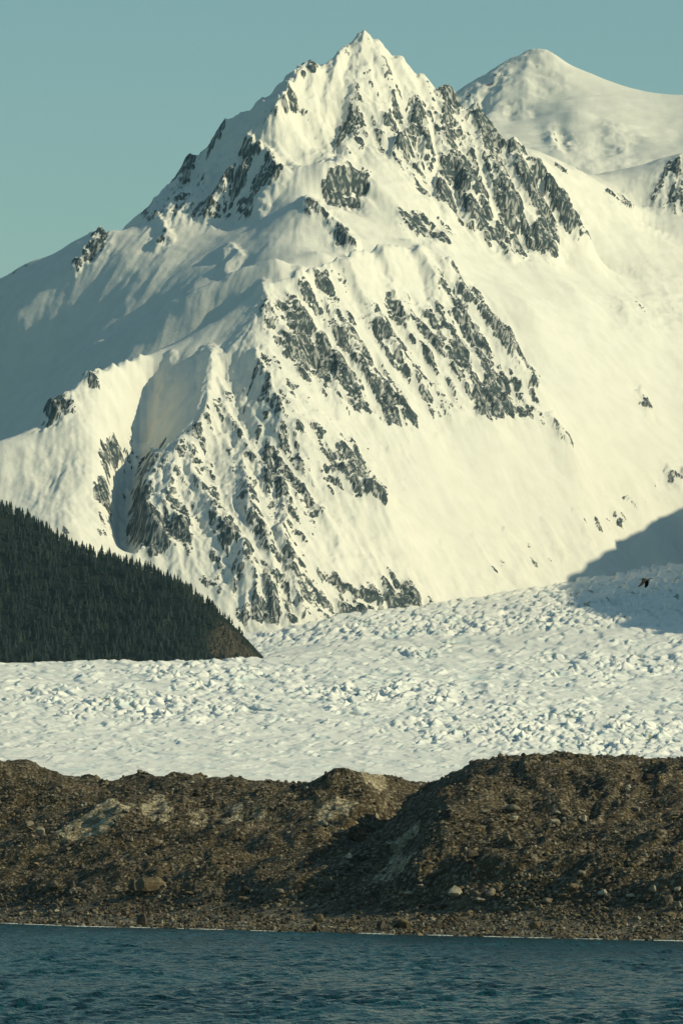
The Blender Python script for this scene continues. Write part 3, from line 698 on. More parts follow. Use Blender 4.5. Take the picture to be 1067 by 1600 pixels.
# ================================================================== FORESTED HILL
hill_crest = [(-300, 640, 4760), (-150, 712, 4740), (0, 792, 4710), (40, 812, 4700), (100, 851, 4690), (150, 874, 4670), (200, 888, 4650), (240, 898, 4630), (290, 920, 4600), (330, 947, 4570), (352, 965, 4550), (372, 987, 4525), (386, 1006, 4510), (402, 1032, 4500)]
hill_pts = [(-300, 1075, 4420), (-150, 1072, 4420), (0, 1072, 4420), (100, 1070, 4420), (200, 1062, 4420), (300, 1050, 4420), (380, 1045, 4440), (420, 1050, 4480), (450, 1075, 4520),
            (0, 920, 4580), (100, 950, 4560), (200, 970, 4540), (280, 985, 4515), (330, 1000, 4500), (360, 1015, 4490), (-150, 860, 4590),
            (-300, 800, 4900), (0, 900, 4850), (200, 980, 4780), (350, 1060, 4650), (420, 1080, 4600), (450, 1100, 4800), (200, 1080, 4900), (-300, 1000, 5000), (0, 1080, 5000)]
hcps = lines_to_points([hill_crest] + hill_pts)
hill_rbf = RBF(hcps, .01)
hu = columns(-20, 430, 2.2, -300, 452, 8.0); hd = np.arange(4410, 4920, 3.0)
HD, HU = np.meshgrid(hd, hu, indexing='ij')
HX = (HU - 533.5) * K * HD
def hill_z(x, y): return hill_rbf(x, y) + 2.0 * fbm(x / 26, y / 26, 3, 61)
HZ = hill_z(HX, HD)
def hill_mat():
    T = NT("hill_ground")
    a = T.noise(T.pos(), .25, 5, .65); b = T.noise(T.pos(1, 1, .35), 1.0, 4, .6)
    soil = T.mix(T.ramp(a, .4, .65), (.010, .017, .015), (.026, .030, .022))
    rockc = T.mix(T.ramp(b, .38, .66), (.016, .016, .012), (.15, .125, .085))
    col = T.mix(T.attr("bare"), soil, rockc)
    T.bump(T.math('ADD', a, b), .9, 2.0)
    return T.fin(col, .9, .1)
hu_, hv_ = to_uv(HX, HD, HZ)
SPUR = [(330, 985), (350, 970), (380, 1000), (404, 1032), (392, 1050), (352, 1045), (335, 1035), (322, 1005)]
bare = blur(in_poly(hu_ + 8 * fbm(HX / 6, HZ / 6, 2, 3), hv_, SPUR).astype(float), 1)
HZ = HZ + bare * (5.0 * (ridged(HX / 9, (HD + HZ) / 11, 4, 6) - .62) + 2.2 * fbm(HX / 3, (HD + HZ) / 4, 3, 16))
link("forest_hill", grid_mesh("forest_hill", HX, HD, HZ, {"bare": bare}), hill_mat(), kind="structure", label="dark wooded hill with a bare rock nose above the glacier", category="hill")

def needle_mat():
    T = NT("conifer_needles")
    oi = T.n("ShaderNodeObjectInfo")
    a = T.noise(T.pos(), .05, 3, .6)
    rnd = T.math('FRACT', T.math('ADD', oi.outputs["Random"], T.attr("tone")))
    col = T.mix(T.math('ADD', T.math('MULTIPLY', rnd, .7), T.ramp(a, .4, .65, 0, .3)), (.005, .015, .019), (.044, .058, .046))
    return T.fin(col, .8, .15)
M_NEEDLE = needle_mat()
_t = NT("bark"); M_BARK = _t.fin(_t.mix(_t.noise(_t.pos(), 2.0), (.05, .04, .03), (.10, .08, .06)), .9, .1)

def crown_arrays(seed, layers=6, seg=7):
    """ragged tiers of drooping branches, unit height"""
    r = random.Random(seed); V = []; F = []
    for l in range(layers):
        t = l / layers
        zb = .10 + .80 * t + r.uniform(-.015, .015)
        zt = min(1.0, zb + .26 - .06 * t) if l < layers - 1 else 1.0
        rad = (.185 * (1 - t) ** .85 + .022)
        b0 = len(V)
        V.append((r.uniform(-.008, .008), r.uniform(-.008, .008), zt))
        ph = r.uniform(0, 6.28)
        for s in range(seg * 2):
            a = ph + math.pi * s / seg
            rr = rad * (r.uniform(.8, 1.25) if s % 2 == 0 else r.uniform(.38, .6))
            V.append((rr * math.cos(a), rr * math.sin(a), zb + (-.035 if s % 2 == 0 else .03) + r.uniform(-.02, .02)))
        n = seg * 2
        for s in range(n):
            F.append((b0, b0 + 1 + s, b0 + 1 + (s + 1) % n))
    return np.array(V), np.array(F)
crown_var = [crown_arrays(s) for s in range(8)]
crown_me = []
for i, (v, f) in enumerate(crown_var):
    m = raw_mesh("crown", v, f, False); m.materials.append(M_NEEDLE); crown_me.append(m)
tv = [(0.014 * math.cos(a) * s, 0.014 * math.sin(a) * s, z) for z, s in ((-.12, 1.2), (.35, .8), (.92, .2)) for a in np.linspace(0, 2 * math.pi, 6, endpoint=False)]
tf = [(l * 6 + i, l * 6 + (i + 1) % 6, (l + 1) * 6 + (i + 1) % 6, (l + 1) * 6 + i) for l in range(2) for i in range(6)]
trunk_me = raw_mesh("trunk", np.array(tv), np.array(tf), True); trunk_me.materials.append(M_BARK)

n_try = 8400
tu = rng.uniform(-280, 400, n_try); td = rng.uniform(4415, 4790, n_try)
tx = (tu - 533.5) * K * td
tz = hill_z(tx, td)
ptu, ptv = to_uv(tx, td, tz)
ok = ~in_poly(ptu + 9 * fbm(tx / 7, tz / 7, 2, 8), ptv, SPUR) | (rng.uniform(size=n_try) < .14)
crest_d = np.interp(tu, [c[0] for c in hill_crest], [c[2] for c in hill_crest])
ok &= fbm(tx / 16, td / 22, 3, 19) < rng.uniform(-.05, .45, n_try)
ok &= (td < crest_d + 14) & (tz > pix(tu, glacier_v(tu, td), td)[2] - 3)
tx, td, tz, tu, ptv, crest_d = tx[ok], td[ok], tz[ok], tu[ok], ptv[ok], crest_d[ok]
th = 7.9 * (0.40 + 1.0 * rng.beta(1.8, 2.2, len(tx))) * np.interp(tu, [-300, 250, 400], [1.1, 1.0, .55])
order = np.argsort(-(th + 14 * (np.abs(td - crest_d) < 12) * ((tu > 0) & (tu < 400)) + 5 * ((tu > 0) & (tu < 400))))
solo, mass = order[:300], order[300:]
for k in solo:
    top_ = abs(td[k] - crest_d[k]) < 14
    size_ = "tall" if th[k] > 8.1 else ("middle-sized" if th[k] > 6.1 else "short")
    part_ = "near the left edge" if tu[k] < 110 else ("half way down its ridge" if tu[k] < 240 else "near the bare rock nose")
    where_ = "on the skyline of the wooded hill" if top_ else "inside the forest on the hill slope"
    root = link("spruce_tree", None, None, category="tree", group="spruces on the skyline of the wooded hill" if top_ else "large spruces inside the hill forest",
                label=f"{size_} dark spruce {where_}, {part_}")
    root.location = (tx[k], td[k], tz[k]); s = th[k]
    root.scale = (s * random.uniform(.9, 1.25), s * random.uniform(.9, 1.25), s); root.rotation_euler = (random.uniform(-.04, .04), random.uniform(-.04, .04), random.uniform(0, 6.28))
    link("trunk", trunk_me, None, root); link("crown", random.choice(crown_me), None, root)
low_var = [crown_arrays(40 + q_, 5, 5) for q_ in range(8)]
VV, FF, off, TN = [], [], 0, []
for k in mass:
    v, f = low_var[random.randrange(8)]
    a = random.uniform(0, 6.28); c, s = math.cos(a), math.sin(a)
    w = th[k] * random.uniform(.9, 1.3)
    VV.append(np.stack([(v[:, 0] * c - v[:, 1] * s) * w + tx[k], (v[:, 0] * s + v[:, 1] * c) * w + td[k], v[:, 2] * th[k] + tz[k]], 1))
    FF.append(f + off); off += len(v); TN.append(np.full(len(v), random.random()))
link("spruce_forest", raw_mesh("spruce_forest", np.concatenate(VV), np.concatenate(FF), False, {"tone": np.concatenate(TN)}), M_NEEDLE, kind="stuff", label="dense dark spruce forest covering the hill slope", category="forest")

# ================================================================== MORAINE
def shore_d(u):
    v = np.interp(u, [-300, 0, 120, 260, 400, 600, 800, 1067, 1350], [1436, 1442, 1447, 1450, 1454, 1459, 1464, 1470, 1476])
    return HC / (K * (v - 1255.0))
mor_crest = [(-300, 1180, 850), (-100, 1190, 845), (0, 1198, 840), (60, 1211, 838), (110, 1222, 835), (180, 1230, 832), (220, 1223, 828), (300, 1229, 822), (370, 1236, 818), (430, 1231, 815), (470, 1223, 812), (530, 1213, 810), (570, 1215, 812), (610, 1222, 820), (640, 1229, 826), (670, 1228, 830), (720, 1222, 834), (800, 1220, 838)]
mound_crest = [(640, 1236, 800), (700, 1213, 775), (750, 1193, 768), (790, 1184, 766), (850, 1188, 764), (900, 1199, 760), (960, 1209, 756), (1010, 1216, 752), (1067, 1222, 748), (1200, 1232, 740), (1350, 1235, 735)]
mound_left = [(750, 1193, 768), (715, 1225, 745), (690, 1265, 728), (668, 1310, 716), (655, 1350, 708), (668, 1392, 700)]
gully = [(645, 1245, 818), (620, 1278, 806), (590, 1312, 793), (555, 1345, 774), (520, 1372, 750), (500, 1390, 724)]
ice_rib = [(655, 1322, 728), (632, 1340, 726), (605, 1364, 720), (565, 1388, 716)]
gully_edge = [(610, 1223, 820), (560, 1262, 790), (530, 1300, 768), (490, 1335, 750), (470, 1368, 736)]
small_ridge = [(275, 1298, 778), (250, 1318, 764), (215, 1338, 752), (180, 1352, 746)]
small_gully = [(268, 1330, 768), (240, 1342, 762), (200, 1352, 752)]
ice_lip = [(90, 1300, 775), (140, 1262, 792), (200, 1252, 796), (270, 1262, 786), (282, 1285, 776)]
mor_pts = [(u, 1393 + u * .01, float(shore_d(u)) + 25) for u in range(-300, 1351, 75)] + [
           (0, 1330, 775), (50, 1280, 798), (100, 1340, 766), (150, 1330, 764), (330, 1330, 762), (340, 1365, 748), (400, 1300, 776), (400, 1350, 752), (440, 1260, 796), (350, 1270, 796), (30, 1230, 826),
           (850, 1300, 716), (950, 1300, 712), (1067, 1300, 706), (780, 1260, 735), (780, 1340, 702), (900, 1360, 692), (1000, 1350, 690), (1067, 1370, 680), (1000, 1250, 735), (880, 1240, 742), (730, 1370, 696), (1200, 1320, 700), (-150, 1290, 800)]
mb = []
for u in range(-300, 1351, 75):
    s = float(shore_d(u))
    mb += [(u, 1255 + HC / (K * s), s), (u, 1255 + (HC + 3.0) / (K * (s - 26)), s - 26), (u, 1255 + (HC - 1.2) / (K * (s + 12)), s + 12)]
    mb += [(u, 1255 - (6 - HC) / (K * 930), 930), (u, 1275, 1010)]
mcps0 = lines_to_points([mor_crest, mound_crest, mound_left, gully, ice_rib, gully_edge, small_ridge, small_gully, ice_lip] + mor_pts + mb, 18)
inner = (mcps0[:, 0] < 470) & (mcps0[:, 1] > 1240) & (mcps0[:, 1] < 1388)
mcps0[inner, 2] += np.interp(mcps0[inner, 0], [0, 470], [20, 6])
mor_rbf = RBF(mcps0, .003)
mu = columns(-20, 1088, 1.75, -280, 1340, 10)
X, Y, H = adaptive_grid(mor_rbf, mu, 628, 960, 300, 1.0, .55, 160)
vi, vj, gx, gy = flow_index(X, Y, blur(H, 3))
ml = lic(unit(blur(rng.standard_normal(X.shape), 3)), vi, vj, 20)
mls = lic(unit(blur(rng.standard_normal(X.shape), 1)), vi, vj, 10)
U0, V0 = to_uv(X, Y, H)
beach = smooth(1.1, 0.2, (Y - shore_d((X / Y / K) + 533.5)) / 24.0)
hil = 1 - beach
lump = fbm(X / 5.5, (Y + H) / 7.5, 5, 41, .55)
Z = H + hil * (1.5 * fbm(X / 11, (Y + H) / 14, 3, 47) + .9 * lump + .2 * ml + .06 * mls + .8 * (ridged(X / 9, (Y + H) / 12, 4, 23) - .6)) + .10 * fbm(X / 1.5, Y / 2.0, 3, 4) + beach * .28 * fbm(X / 4, Y / 4, 3, 2)
ICEP = [([(88, 1300), (100, 1285), (150, 1262), (200, 1254), (215, 1262), (190, 1285), (168, 1298), (140, 1310), (95, 1312)], .95), ([(215, 1262), (250, 1240), (275, 1265), (255, 1298), (235, 1285)], .8), ([(60, 1325), (88, 1345), (84, 1352), (55, 1335)], .6),
        ([(290, 1262), (320, 1255), (330, 1290), (300, 1300)], .6), ([(345, 1280), (375, 1255), (385, 1275), (352, 1300)], .8), ([(395, 1265), (420, 1268), (410, 1280), (395, 1278)], .8), ([(480, 1262), (530, 1245), (570, 1250), (560, 1272), (500, 1282)], .75), ([(560, 1212), (590, 1216), (612, 1230), (600, 1240), (575, 1232)], .95), ([(495, 1285), (525, 1280), (525, 1295), (500, 1295)], .9),
        ([(600, 1318), (640, 1288), (662, 1284), (655, 1305), (620, 1330)], .8), ([(560, 1388), (600, 1365), (640, 1330), (655, 1322), (645, 1345), (610, 1385)], .9), ([(560, 1265), (600, 1250), (640, 1240), (600, 1262)], .7), ([(510, 1340), (535, 1330), (540, 1345), (515, 1350)], .7), ([(470, 1315), (500, 1320), (490, 1335)], .6), ([(140, 1385), (180, 1370), (175, 1392)], .5), ([(545, 1290), (570, 1275), (580, 1285), (555, 1300)], .7)]
ice = np.zeros(X.shape)
wu2 = U0 + 7 * fbm(X / 2, H / 2, 3, 5); wv2 = V0 + 7 * fbm(X / 2 + 9, H / 2, 3, 6)
for poly, s in ICEP: ice = np.where(in_poly(wu2, wv2, poly), np.maximum(ice, s), ice)
ice = blur(ice, 1)
wet = smooth(.9, .1, Z)
dist = Y - shore_d((X / Y / K) + 533.5)
dist = dist + 3 * fbm(X / 14, Y / 14, 2, 17) * smooth(8, 25, dist)
bw = smooth(27, 18, dist)
Z = Z * (1 - bw) + bw * (.165 * np.minimum(dist, 0) + .03 * np.maximum(dist, 0) + .0048 * np.maximum(dist, 0) ** 2 + .12 * fbm(X / 1.6, Y / 2.2, 3, 4) + .24 * fbm(X / 5, Y / 6, 2, 2)) + .5 * smooth(22, 27, dist) * smooth(60, 32, dist)
mor_Z = Z
def mor_mat():
    T = NT("moraine_rubble")
    p = T.pos()
    a = T.noise(p, .22, 5, .6); b = T.noise(p, 1.6, 5, .68); c = T.noise(p, 5.0, 3, .6)
    vo = T.n("ShaderNodeTexVoronoi"); T.t.links.new(p, vo.inputs["Vector"]); vo.inputs["Scale"].default_value = 2.4
    soil = T.mix(T.ramp(a, .38, .64), (.031, .024, .012), (.088, .066, .033))
    sep = T.n("ShaderNodeSeparateColor"); T.t.links.new(vo.outputs["Color"], sep.inputs[0])
    peb = T.mix(sep.outputs[0], (.040, .032, .021), (.30, .25, .17))
    col = T.mix(T.ramp(T.math('ADD', b, T.math('MULTIPLY', sep.outputs[1], .25)), .58, .74), soil, peb)
    col = T.mix(T.math('MULTIPLY', T.attr("beach"), .92), col, T.mix(sep.outputs[2], (.085, .075, .056), (.36, .31, .225)))
    icec = T.mix(T.ramp(T.noise(T.pos(1, 1, 1.6), .9, 5, .7), .40, .66), (.17, .135, .075), (.52, .455, .31))
    f = T.ramp(T.math('ADD', T.attr("ice"), T.math('MULTIPLY', T.math('SUBTRACT', b, .5), 1.1)), .45, .7)
    col = T.mix(f, col, icec)
    col = T.mix(T.math('MULTIPLY', T.attr("wet"), .55), col, (.02, .018, .016))
    T.bump(T.math('ADD', T.math('ADD', b, T.math('MULTIPLY', c, .4)), T.math('MULTIPLY', vo.outputs["Distance"], -.8)), .8, .45)
    return T.fin(col, .88, .15)
link("moraine", grid_mesh("moraine", X, Y, Z, {"ice": ice, "wet": wet, "beach": beach}), mor_mat(), kind="structure", label="brown rubble moraine with patches of dirty ice along the shore", category="moraine")
MX, MY, MU, MV = X, Y, *to_uv(X, Y, Z)
# visible cells only, for setting stones
front_most = MV <= np.minimum.accumulate(MV, axis=0) + 1.0
on_frame = (MU > -25) & (MU < 1092) & (MV > 1175) & (MV < 1475) & front_most

# ---- stones
def rock_arrays(seed, sub=1):
    r = np.random.default_rng(seed)
    import bmesh
    bm = bmesh.new()
    bmesh.ops.create_icosphere(bm, subdivisions=sub, radius=1.0)
    v = np.array([q.co[:] for q in bm.verts]); f = np.array([[q.index for q in fc.verts] for fc in bm.faces])
    bm.free()
    for _ in range(7 + 2 * sub):                    # chop with random planes: angular, broken stone
        n = r.standard_normal(3); n /= np.linalg.norm(n)
        h = r.uniform(.45, .8)
        dd = v @ n - h
        v = v - np.outer(np.maximum(dd, 0), n)
    v *= np.array([r.uniform(.8, 1.25), r.uniform(.8, 1.1), r.uniform(.6, .95)])
    return v, f
def stone_mat(name, a, b):
    T = NT(name)
    oi = T.n("ShaderNodeObjectInfo")
    n1 = T.noise(T.pos(), 1.1, 5, .65); n2 = T.noise(T.pos(), .21, 2, .5)
    col = T.mix(T.ramp(n1, .35, .68), a, b)
    col = T.mix(T.ramp(n2, .42, .6, 0, .55), col, (.085, .058, .036))
    rnd = T.math('MULTIPLY_ADD', oi.outputs["Random"], .8, .6)
    col = T.mix(1.0, col, rnd, 'MULTIPLY')
    T.bump(n1, .7, .3)
    return T.fin(col, .85, .2)
M_STONE = [stone_mat("grey_stone", (.15, .13, .092), (.36, .31, .22)), stone_mat("brown_stone", (.095, .074, .041), (.24, .19, .105)), stone_mat("pale_stone", (.24, .21, .15), (.46, .41, .30)), stone_mat("dark_stone", (.03, .028, .024), (.075, .065, .05))]
rock_me = []
for s in range(14):
    v, f = rock_arrays(100 + s, 2)
    for k, mm in enumerate(M_STONE):
        m = raw_mesh("boulder", v, f, False); m.materials.append(mm); rock_me.append((k, m))

def ground_at(u, v):
    i = np.argmin(np.where(front_most, (MU - u) ** 2 + 4 * (MV - v) ** 2, 1e9))
    return MX.flat[i], MY.flat[i], mor_Z.flat[i]
def boulder(u, v, wpx, hpx, kind, label, group=None, stretch=None, rot=None):
    x, y, z = ground_at(u, v)
    k = K * y
    mats = [m for kk, m in rock_me if kk == kind]
    o = link("boulder", random.choice(mats), None, category="boulder", label=label, group=group)
    w, h = wpx * k * .58, hpx * k * .58
    o.scale = (w * 1.1, w * random.uniform(.8, 1.1), h * 1.25)
    o.rotation_euler = rot or (random.uniform(-.25, .25), random.uniform(-.25, .25), random.uniform(-.5, .5))
    o.location = (x, y, z + h * .55)
    return o
GREY, BROWN, PALE, DARK = 0, 1, 2, 3
named = [
    (233, 1394, 40, 30, BROWN, "large rounded brown boulder at the foot of the left moraine slope"),
    (513, 1391, 18, 26, GREY, "pointed upright grey boulder standing at the mouth of the dark gully"),
    (210, 1392, 22, 22, DARK, "dark boulder touching the large rounded brown boulder"),
    (112, 1390, 17, 18, DARK, "dark block-shaped boulder left of the large rounded brown one"),
    (84, 1388, 18, 16, GREY, "grey boulder near the far left shore above the beach line"),
    (56, 1395, 12, 14, BROWN, "small tan boulder resting at the top of the far left beach"),
    (628, 1452, 30, 26, BROWN, "big brown split boulder close to the water at mid shore"),
    (596, 1452, 16, 18, DARK, "dark boulder beside the big brown split boulder at the waterline"),
    (222, 1446, 24, 24, DARK, "big dark wet boulder at the waterline below the rounded brown boulder"),
    (500, 1440, 22, 14, BROWN, "flat brown boulder on the beach below the pointed boulder"),
    (382, 1408, 18, 12, BROWN, "low tan boulder lying on the beach under the middle slope"),
    (710, 1402, 24, 20, PALE, "pale angular boulder at the foot of the right mound's left edge"),
    (766, 1402, 14, 20, GREY, "upright grey boulder at the foot of the right mound near the driftwood"),
    (856, 1412, 20, 14, PALE, "pale wedge boulder at the right end of the driftwood log"),
    (985, 1404, 14, 14, PALE, "pale boulder at the foot of the right mound between two dark hollows"),
    (1042, 1414, 18, 24, GREY, "tall grey boulder near the right end of the beach beside driftwood"),
    (1018, 1392, 14, 12, PALE, "pale triangular boulder below the dark hollow on the right mound"),
    (834, 1452, 22, 18, BROWN, "brown slab boulder sitting alone on the right beach near the water"),
    (737, 1340, 16, 16, GREY, "grey leaning slab on the lower left of the right mound"),
    (793, 1318, 14, 18, PALE, "pale pointed boulder in the middle of the right mound"),
    (867, 1288, 16, 10, GREY, "grey flat slab lying in the upper middle of the right mound"),
    (867, 1271, 12, 8, PALE, "small bright slab near the top of the right mound"),
    (910, 1366, 14, 11, PALE, "bright pale boulder in the lower middle of the right mound"),
    (911, 1284, 14, 14, GREY, "grey boulder in the upper right of the right mound"),
    (800, 1268, 24, 16, PALE, "pale pair-sized boulder below the top of the right mound"),
    (805, 1282, 12, 12, PALE, "small pale boulder just below the pale boulder under the mound top"),
    (985, 1216, 14, 12, BROWN, "brown boulder on the skyline of the right mound"),
    (1012, 1218, 18, 12, DARK, "dark boulder on the skyline near the right end of the mound"),
    (734, 1236, 12, 7, PALE, "small pale slab high on the left shoulder of the right mound"),
    (505, 1292, 20, 14, PALE, "pale block above the gully on the left bank"),
    (64, 1304, 12, 18, GREY, "upright pale grey boulder left of the dirty ice face"),
    (44, 1292, 14, 12, GREY, "grey boulder on the far left slope left of the ice face"),
    (459, 1232, 14, 10, DARK, "dark boulder on the skyline of the middle moraine crest"),
]
for (u, v, w, h, kd, lab) in named: boulder(u, v, w, h, kd, lab)
zones = [  # centre-weighted scatters of boulders one can still tell apart
    (70, (0, 1067), (1388, 1410), (6, 15), "boulder in the line of boulders along the top of the beach", "boulders along the top of the beach"),
    (46, (0, 1067), (1412, 1462), (6, 16), "boulder scattered on the gravel beach near the water", "boulders on the gravel beach"),
    (12, (0, 1067), (1452, 1470), (8, 17), "wet boulder standing at the very edge of the water", "wet boulders at the waterline"),
    (62, (690, 1067), (1195, 1385), (5, 12), "stone sticking out of the rubble on the right mound", "stones on the right mound"),
    (50, (0, 470), (1215, 1385), (5, 12), "stone sticking out of the rubble on the left moraine slope", "stones on the left slope"),
    (26, (470, 690), (1225, 1385), (5, 12), "stone lying around the dark gully between the two mounds", "stones around the gully"),
]
for (n, ur, vr, sr, lab, grp) in zones:
    for _ in range(n):
        w = sr[0] + (sr[1] - sr[0]) * random.random() ** 2.2
        kd = random.choices((0, 1, 2, 3), (4, 4, 1.3, 2.2))[0]
        uq = random.uniform(*ur); big = (w - sr[0]) / (sr[1] - sr[0])
        word = ("large" if big > .5 else "middling" if big > .15 else "small") + " " + ("grey", "brown", "pale", "dark")[kd]
        third = "" if ur[1] - ur[0] < 500 else (", left third" if uq < 356 else ", middle third" if uq < 711 else ", right third")
        boulder(uq, random.uniform(*vr), w, w * random.uniform(.6, 1.0), kd, f"{word} {lab}{third}", grp)
# small stones: too many to count
cand = np.flatnonzero(on_frame.ravel())
wgt = np.where(MV > 1392, 3.0, .8) * (1 - .75 * np.clip(ice, 0, 1)) * (0.35 + smooth(-.3, .4, fbm(MX / 6, (MY + mor_Z) / 8, 3, 88)) * 1.3)
wgt = wgt.ravel()[cand]
NST = 17000
pick = rng.choice(cand, NST, replace=True, p=wgt / wgt.sum())
small = [rock_arrays(500 + s, 1) for s in range(8)]
for kd in range(4):
    sel = pick[(np.arange(NST) * 7919 % 10 < (4, 7, 8, 10)[kd]) & (np.arange(NST) * 7919 % 10 >= (0, 4, 7, 8)[kd])]
    VV, FF, off = [], [], 0
    for k in sel:
        v, f = small[random.randrange(8)]
        sc = K * MY.flat[k] * (1.2 + 4.6 * random.random() ** 3.5)
        a = random.uniform(0, 6.28); c, s = math.cos(a), math.sin(a)
        w = v * sc
        VV.append(np.stack([w[:, 0] * c - w[:, 1] * s + MX.flat[k] + random.uniform(-.06, .06), w[:, 0] * s + w[:, 1] * c + MY.flat[k] + random.uniform(-.2, .2), w[:, 2] + mor_Z.flat[k] + sc * .25], 1))
        FF.append(f + off); off += len(v)
    nm = ("grey", "brown", "pale", "dark")[kd]
    link("rubble", raw_mesh("rubble", np.concatenate(VV), np.concatenate(FF), False), M_STONE[kd], kind="stuff", label=f"small loose {nm} stones strewn over the moraine and beach", category="rubble")

# ---- driftwood
def driftwood_mat():
    T = NT("bleached_wood")
    return T.fin(T.mix(T.noise(T.pos(.6, 4, 4), 2.0, 4), (.20, .165, .11), (.40, .34, .24)), .85, .15)
M_WOOD = driftwood_mat()
def log(u0, v0, u1, v1, rpx, label):
    p0 = Vector(ground_at(u0, v0)); p1 = Vector(ground_at(u1, v1)); r = rpx * K * p0.y
    p0.z += r * .9; p1.z += r * .9
    ax = (p1 - p0); n = 9; sd = 8
    s1 = ax.normalized().cross(Vector((0, 0, 1))).normalized(); s2 = s1.cross(ax.normalized())
    V, F = [], []
    for i in range(n):
        t = i / (n - 1); c = p0 + ax * t + Vector((0, 0, random.uniform(-.3, .3) * r)); rr = r * (1 - .45 * t) * random.uniform(.85, 1.15)
        for j in range(sd):
            a = 2 * math.pi * j / sd
            V.append(tuple(c + (s1 * math.cos(a) + s2 * math.sin(a)) * rr))
    for i in range(n - 1):
        for j in range(sd): F.append((i * sd + j, i * sd + (j + 1) % sd, (i + 1) * sd + (j + 1) % sd, (i + 1) * sd + j))
    c0, c1 = len(V), len(V) + 1
    V += [tuple(p0), tuple(p1)]
    for j in range(sd): F += [(c0, (j + 1) % sd, j, j), (c1, (n - 1) * sd + j, (n - 1) * sd + (j + 1) % sd, (n - 1) * sd + (j + 1) % sd)]
    me = bpy.data.meshes.new("driftwood_log"); me.from_pydata(V, [], [tuple(dict.fromkeys(f)) for f in F]); me.update()
    link("driftwood_log", me, M_WOOD, label=label, category="driftwood")
log(792, 1409, 838, 1407, 1.5, "long pale driftwood log lying flat at the top of the right beach")
log(782, 1398, 796, 1389, 1.4, "short pale driftwood stick leaning up behind the long log")
log(1048, 1412, 1085, 1413, 1.6, "pale driftwood log at the right edge beside the tall grey boulder")

# ================================================================== WATER
def water_mat():
    T = NT("sea_water")
    a = T.noise(T.pos(.8, .17, 1), 1.0, 3, .6); b = T.noise(T.pos(1.9, .40, 1), 1.0, 3, .6)
    big = T.noise(T.pos(.05, .018, 1), 1.0, 3, .5)
    col = T.mix(T.ramp(big, .35, .65), (.0004, .022, .029), (.0006, .040, .050))
    T.bump(T.math('ADD', T.math('MULTIPLY', a, 1.0), T.math('MULTIPLY', b, .6)), 1.0, 1.5)
    T.bsdf.inputs["IOR"].default_value = 1.33
    return T.fin(col, .2, .045)
M_WATER = water_mat()
wu_ = columns(-15, 1085, 3.6, -260, 1330, 16)
wd = np.exp(np.linspace(math.log(360), math.log(775), 430))
WD, WU = np.meshgrid(wd, wu_, indexing='ij')
WX = (WU - 533.5) * K * WD
WZ = np.zeros(WX.shape)
for i in range(70):
    lam = 1.8 * (4.0 ** rng.uniform()); ang = rng.normal(0, 1.05) + .3
    kx, ky = 2 * math.pi / lam * math.sin(ang), 2 * math.pi / lam * math.cos(ang)
    ph = rng.uniform(0, 6.28)
    p = kx * WX + ky * WD + ph
    WZ += .0040 * lam ** .8 * (np.sin(p) + .3 * np.cos(2 * p))
WZ *= .7 + .8 * smooth(-.4, .4, fbm(WX / 14, WD / 60, 3, 51))
calmw = np.interp(WD - shore_d(WU), [-120, 5], [1, .45])
WZ *= calmw
link("water", grid_mesh("water", WX, WD, WZ), M_WATER, kind="structure", label="choppy dark teal water in front of the shore", category="water")
sx = np.array([-6000, 6000.]); sy = np.array([-200, 12000.])
SXX, SYY = np.meshgrid(sx, sy)
link("sea", grid_mesh("sea", SXX, SYY, SXX * 0 - 1.6), M_WATER, kind="structure", label="open sea around the place", category="water")

# ---- foam where the small waves break on the stones
def foam_mat():
    T = NT("foam"); return T.fin(T.mix(T.noise(T.pos(), 3.0), (.62, .66, .62), (.82, .83, .78)), .6, .3)
VV, FF, off = [], [], 0
blob_v, blob_f = rock_arrays(900, 1)
fu = -20.0
while fu < 1090:
    on = fbm(np.array([fu / 55.0]), np.array([3.3]), 2, 12)[0] + .25 * fbm(np.array([fu / 13.0]), np.array([1.3]), 2, 13)[0]
    fu += random.uniform(.7, 1.8)
    if on < -.10: continue
    for _ in range(2):
        d = float(shore_d(fu)) + random.uniform(-2.6, .4); k = K * d
        s = k * random.uniform(.5, 1.3) * (1 + 1.5 * max(on, 0))
        v = blob_v * np.array([s * 2.2, s * 2.5, s * .62])
        VV.append(v + np.array([(fu - 533.5) * K * d, d, .06])); FF.append(blob_f + off); off += len(v)
link("foam", raw_mesh("foam", np.concatenate(VV), np.concatenate(FF), True), foam_mat(), kind="stuff", label="thin broken line of white foam along the waterline", category="foam")

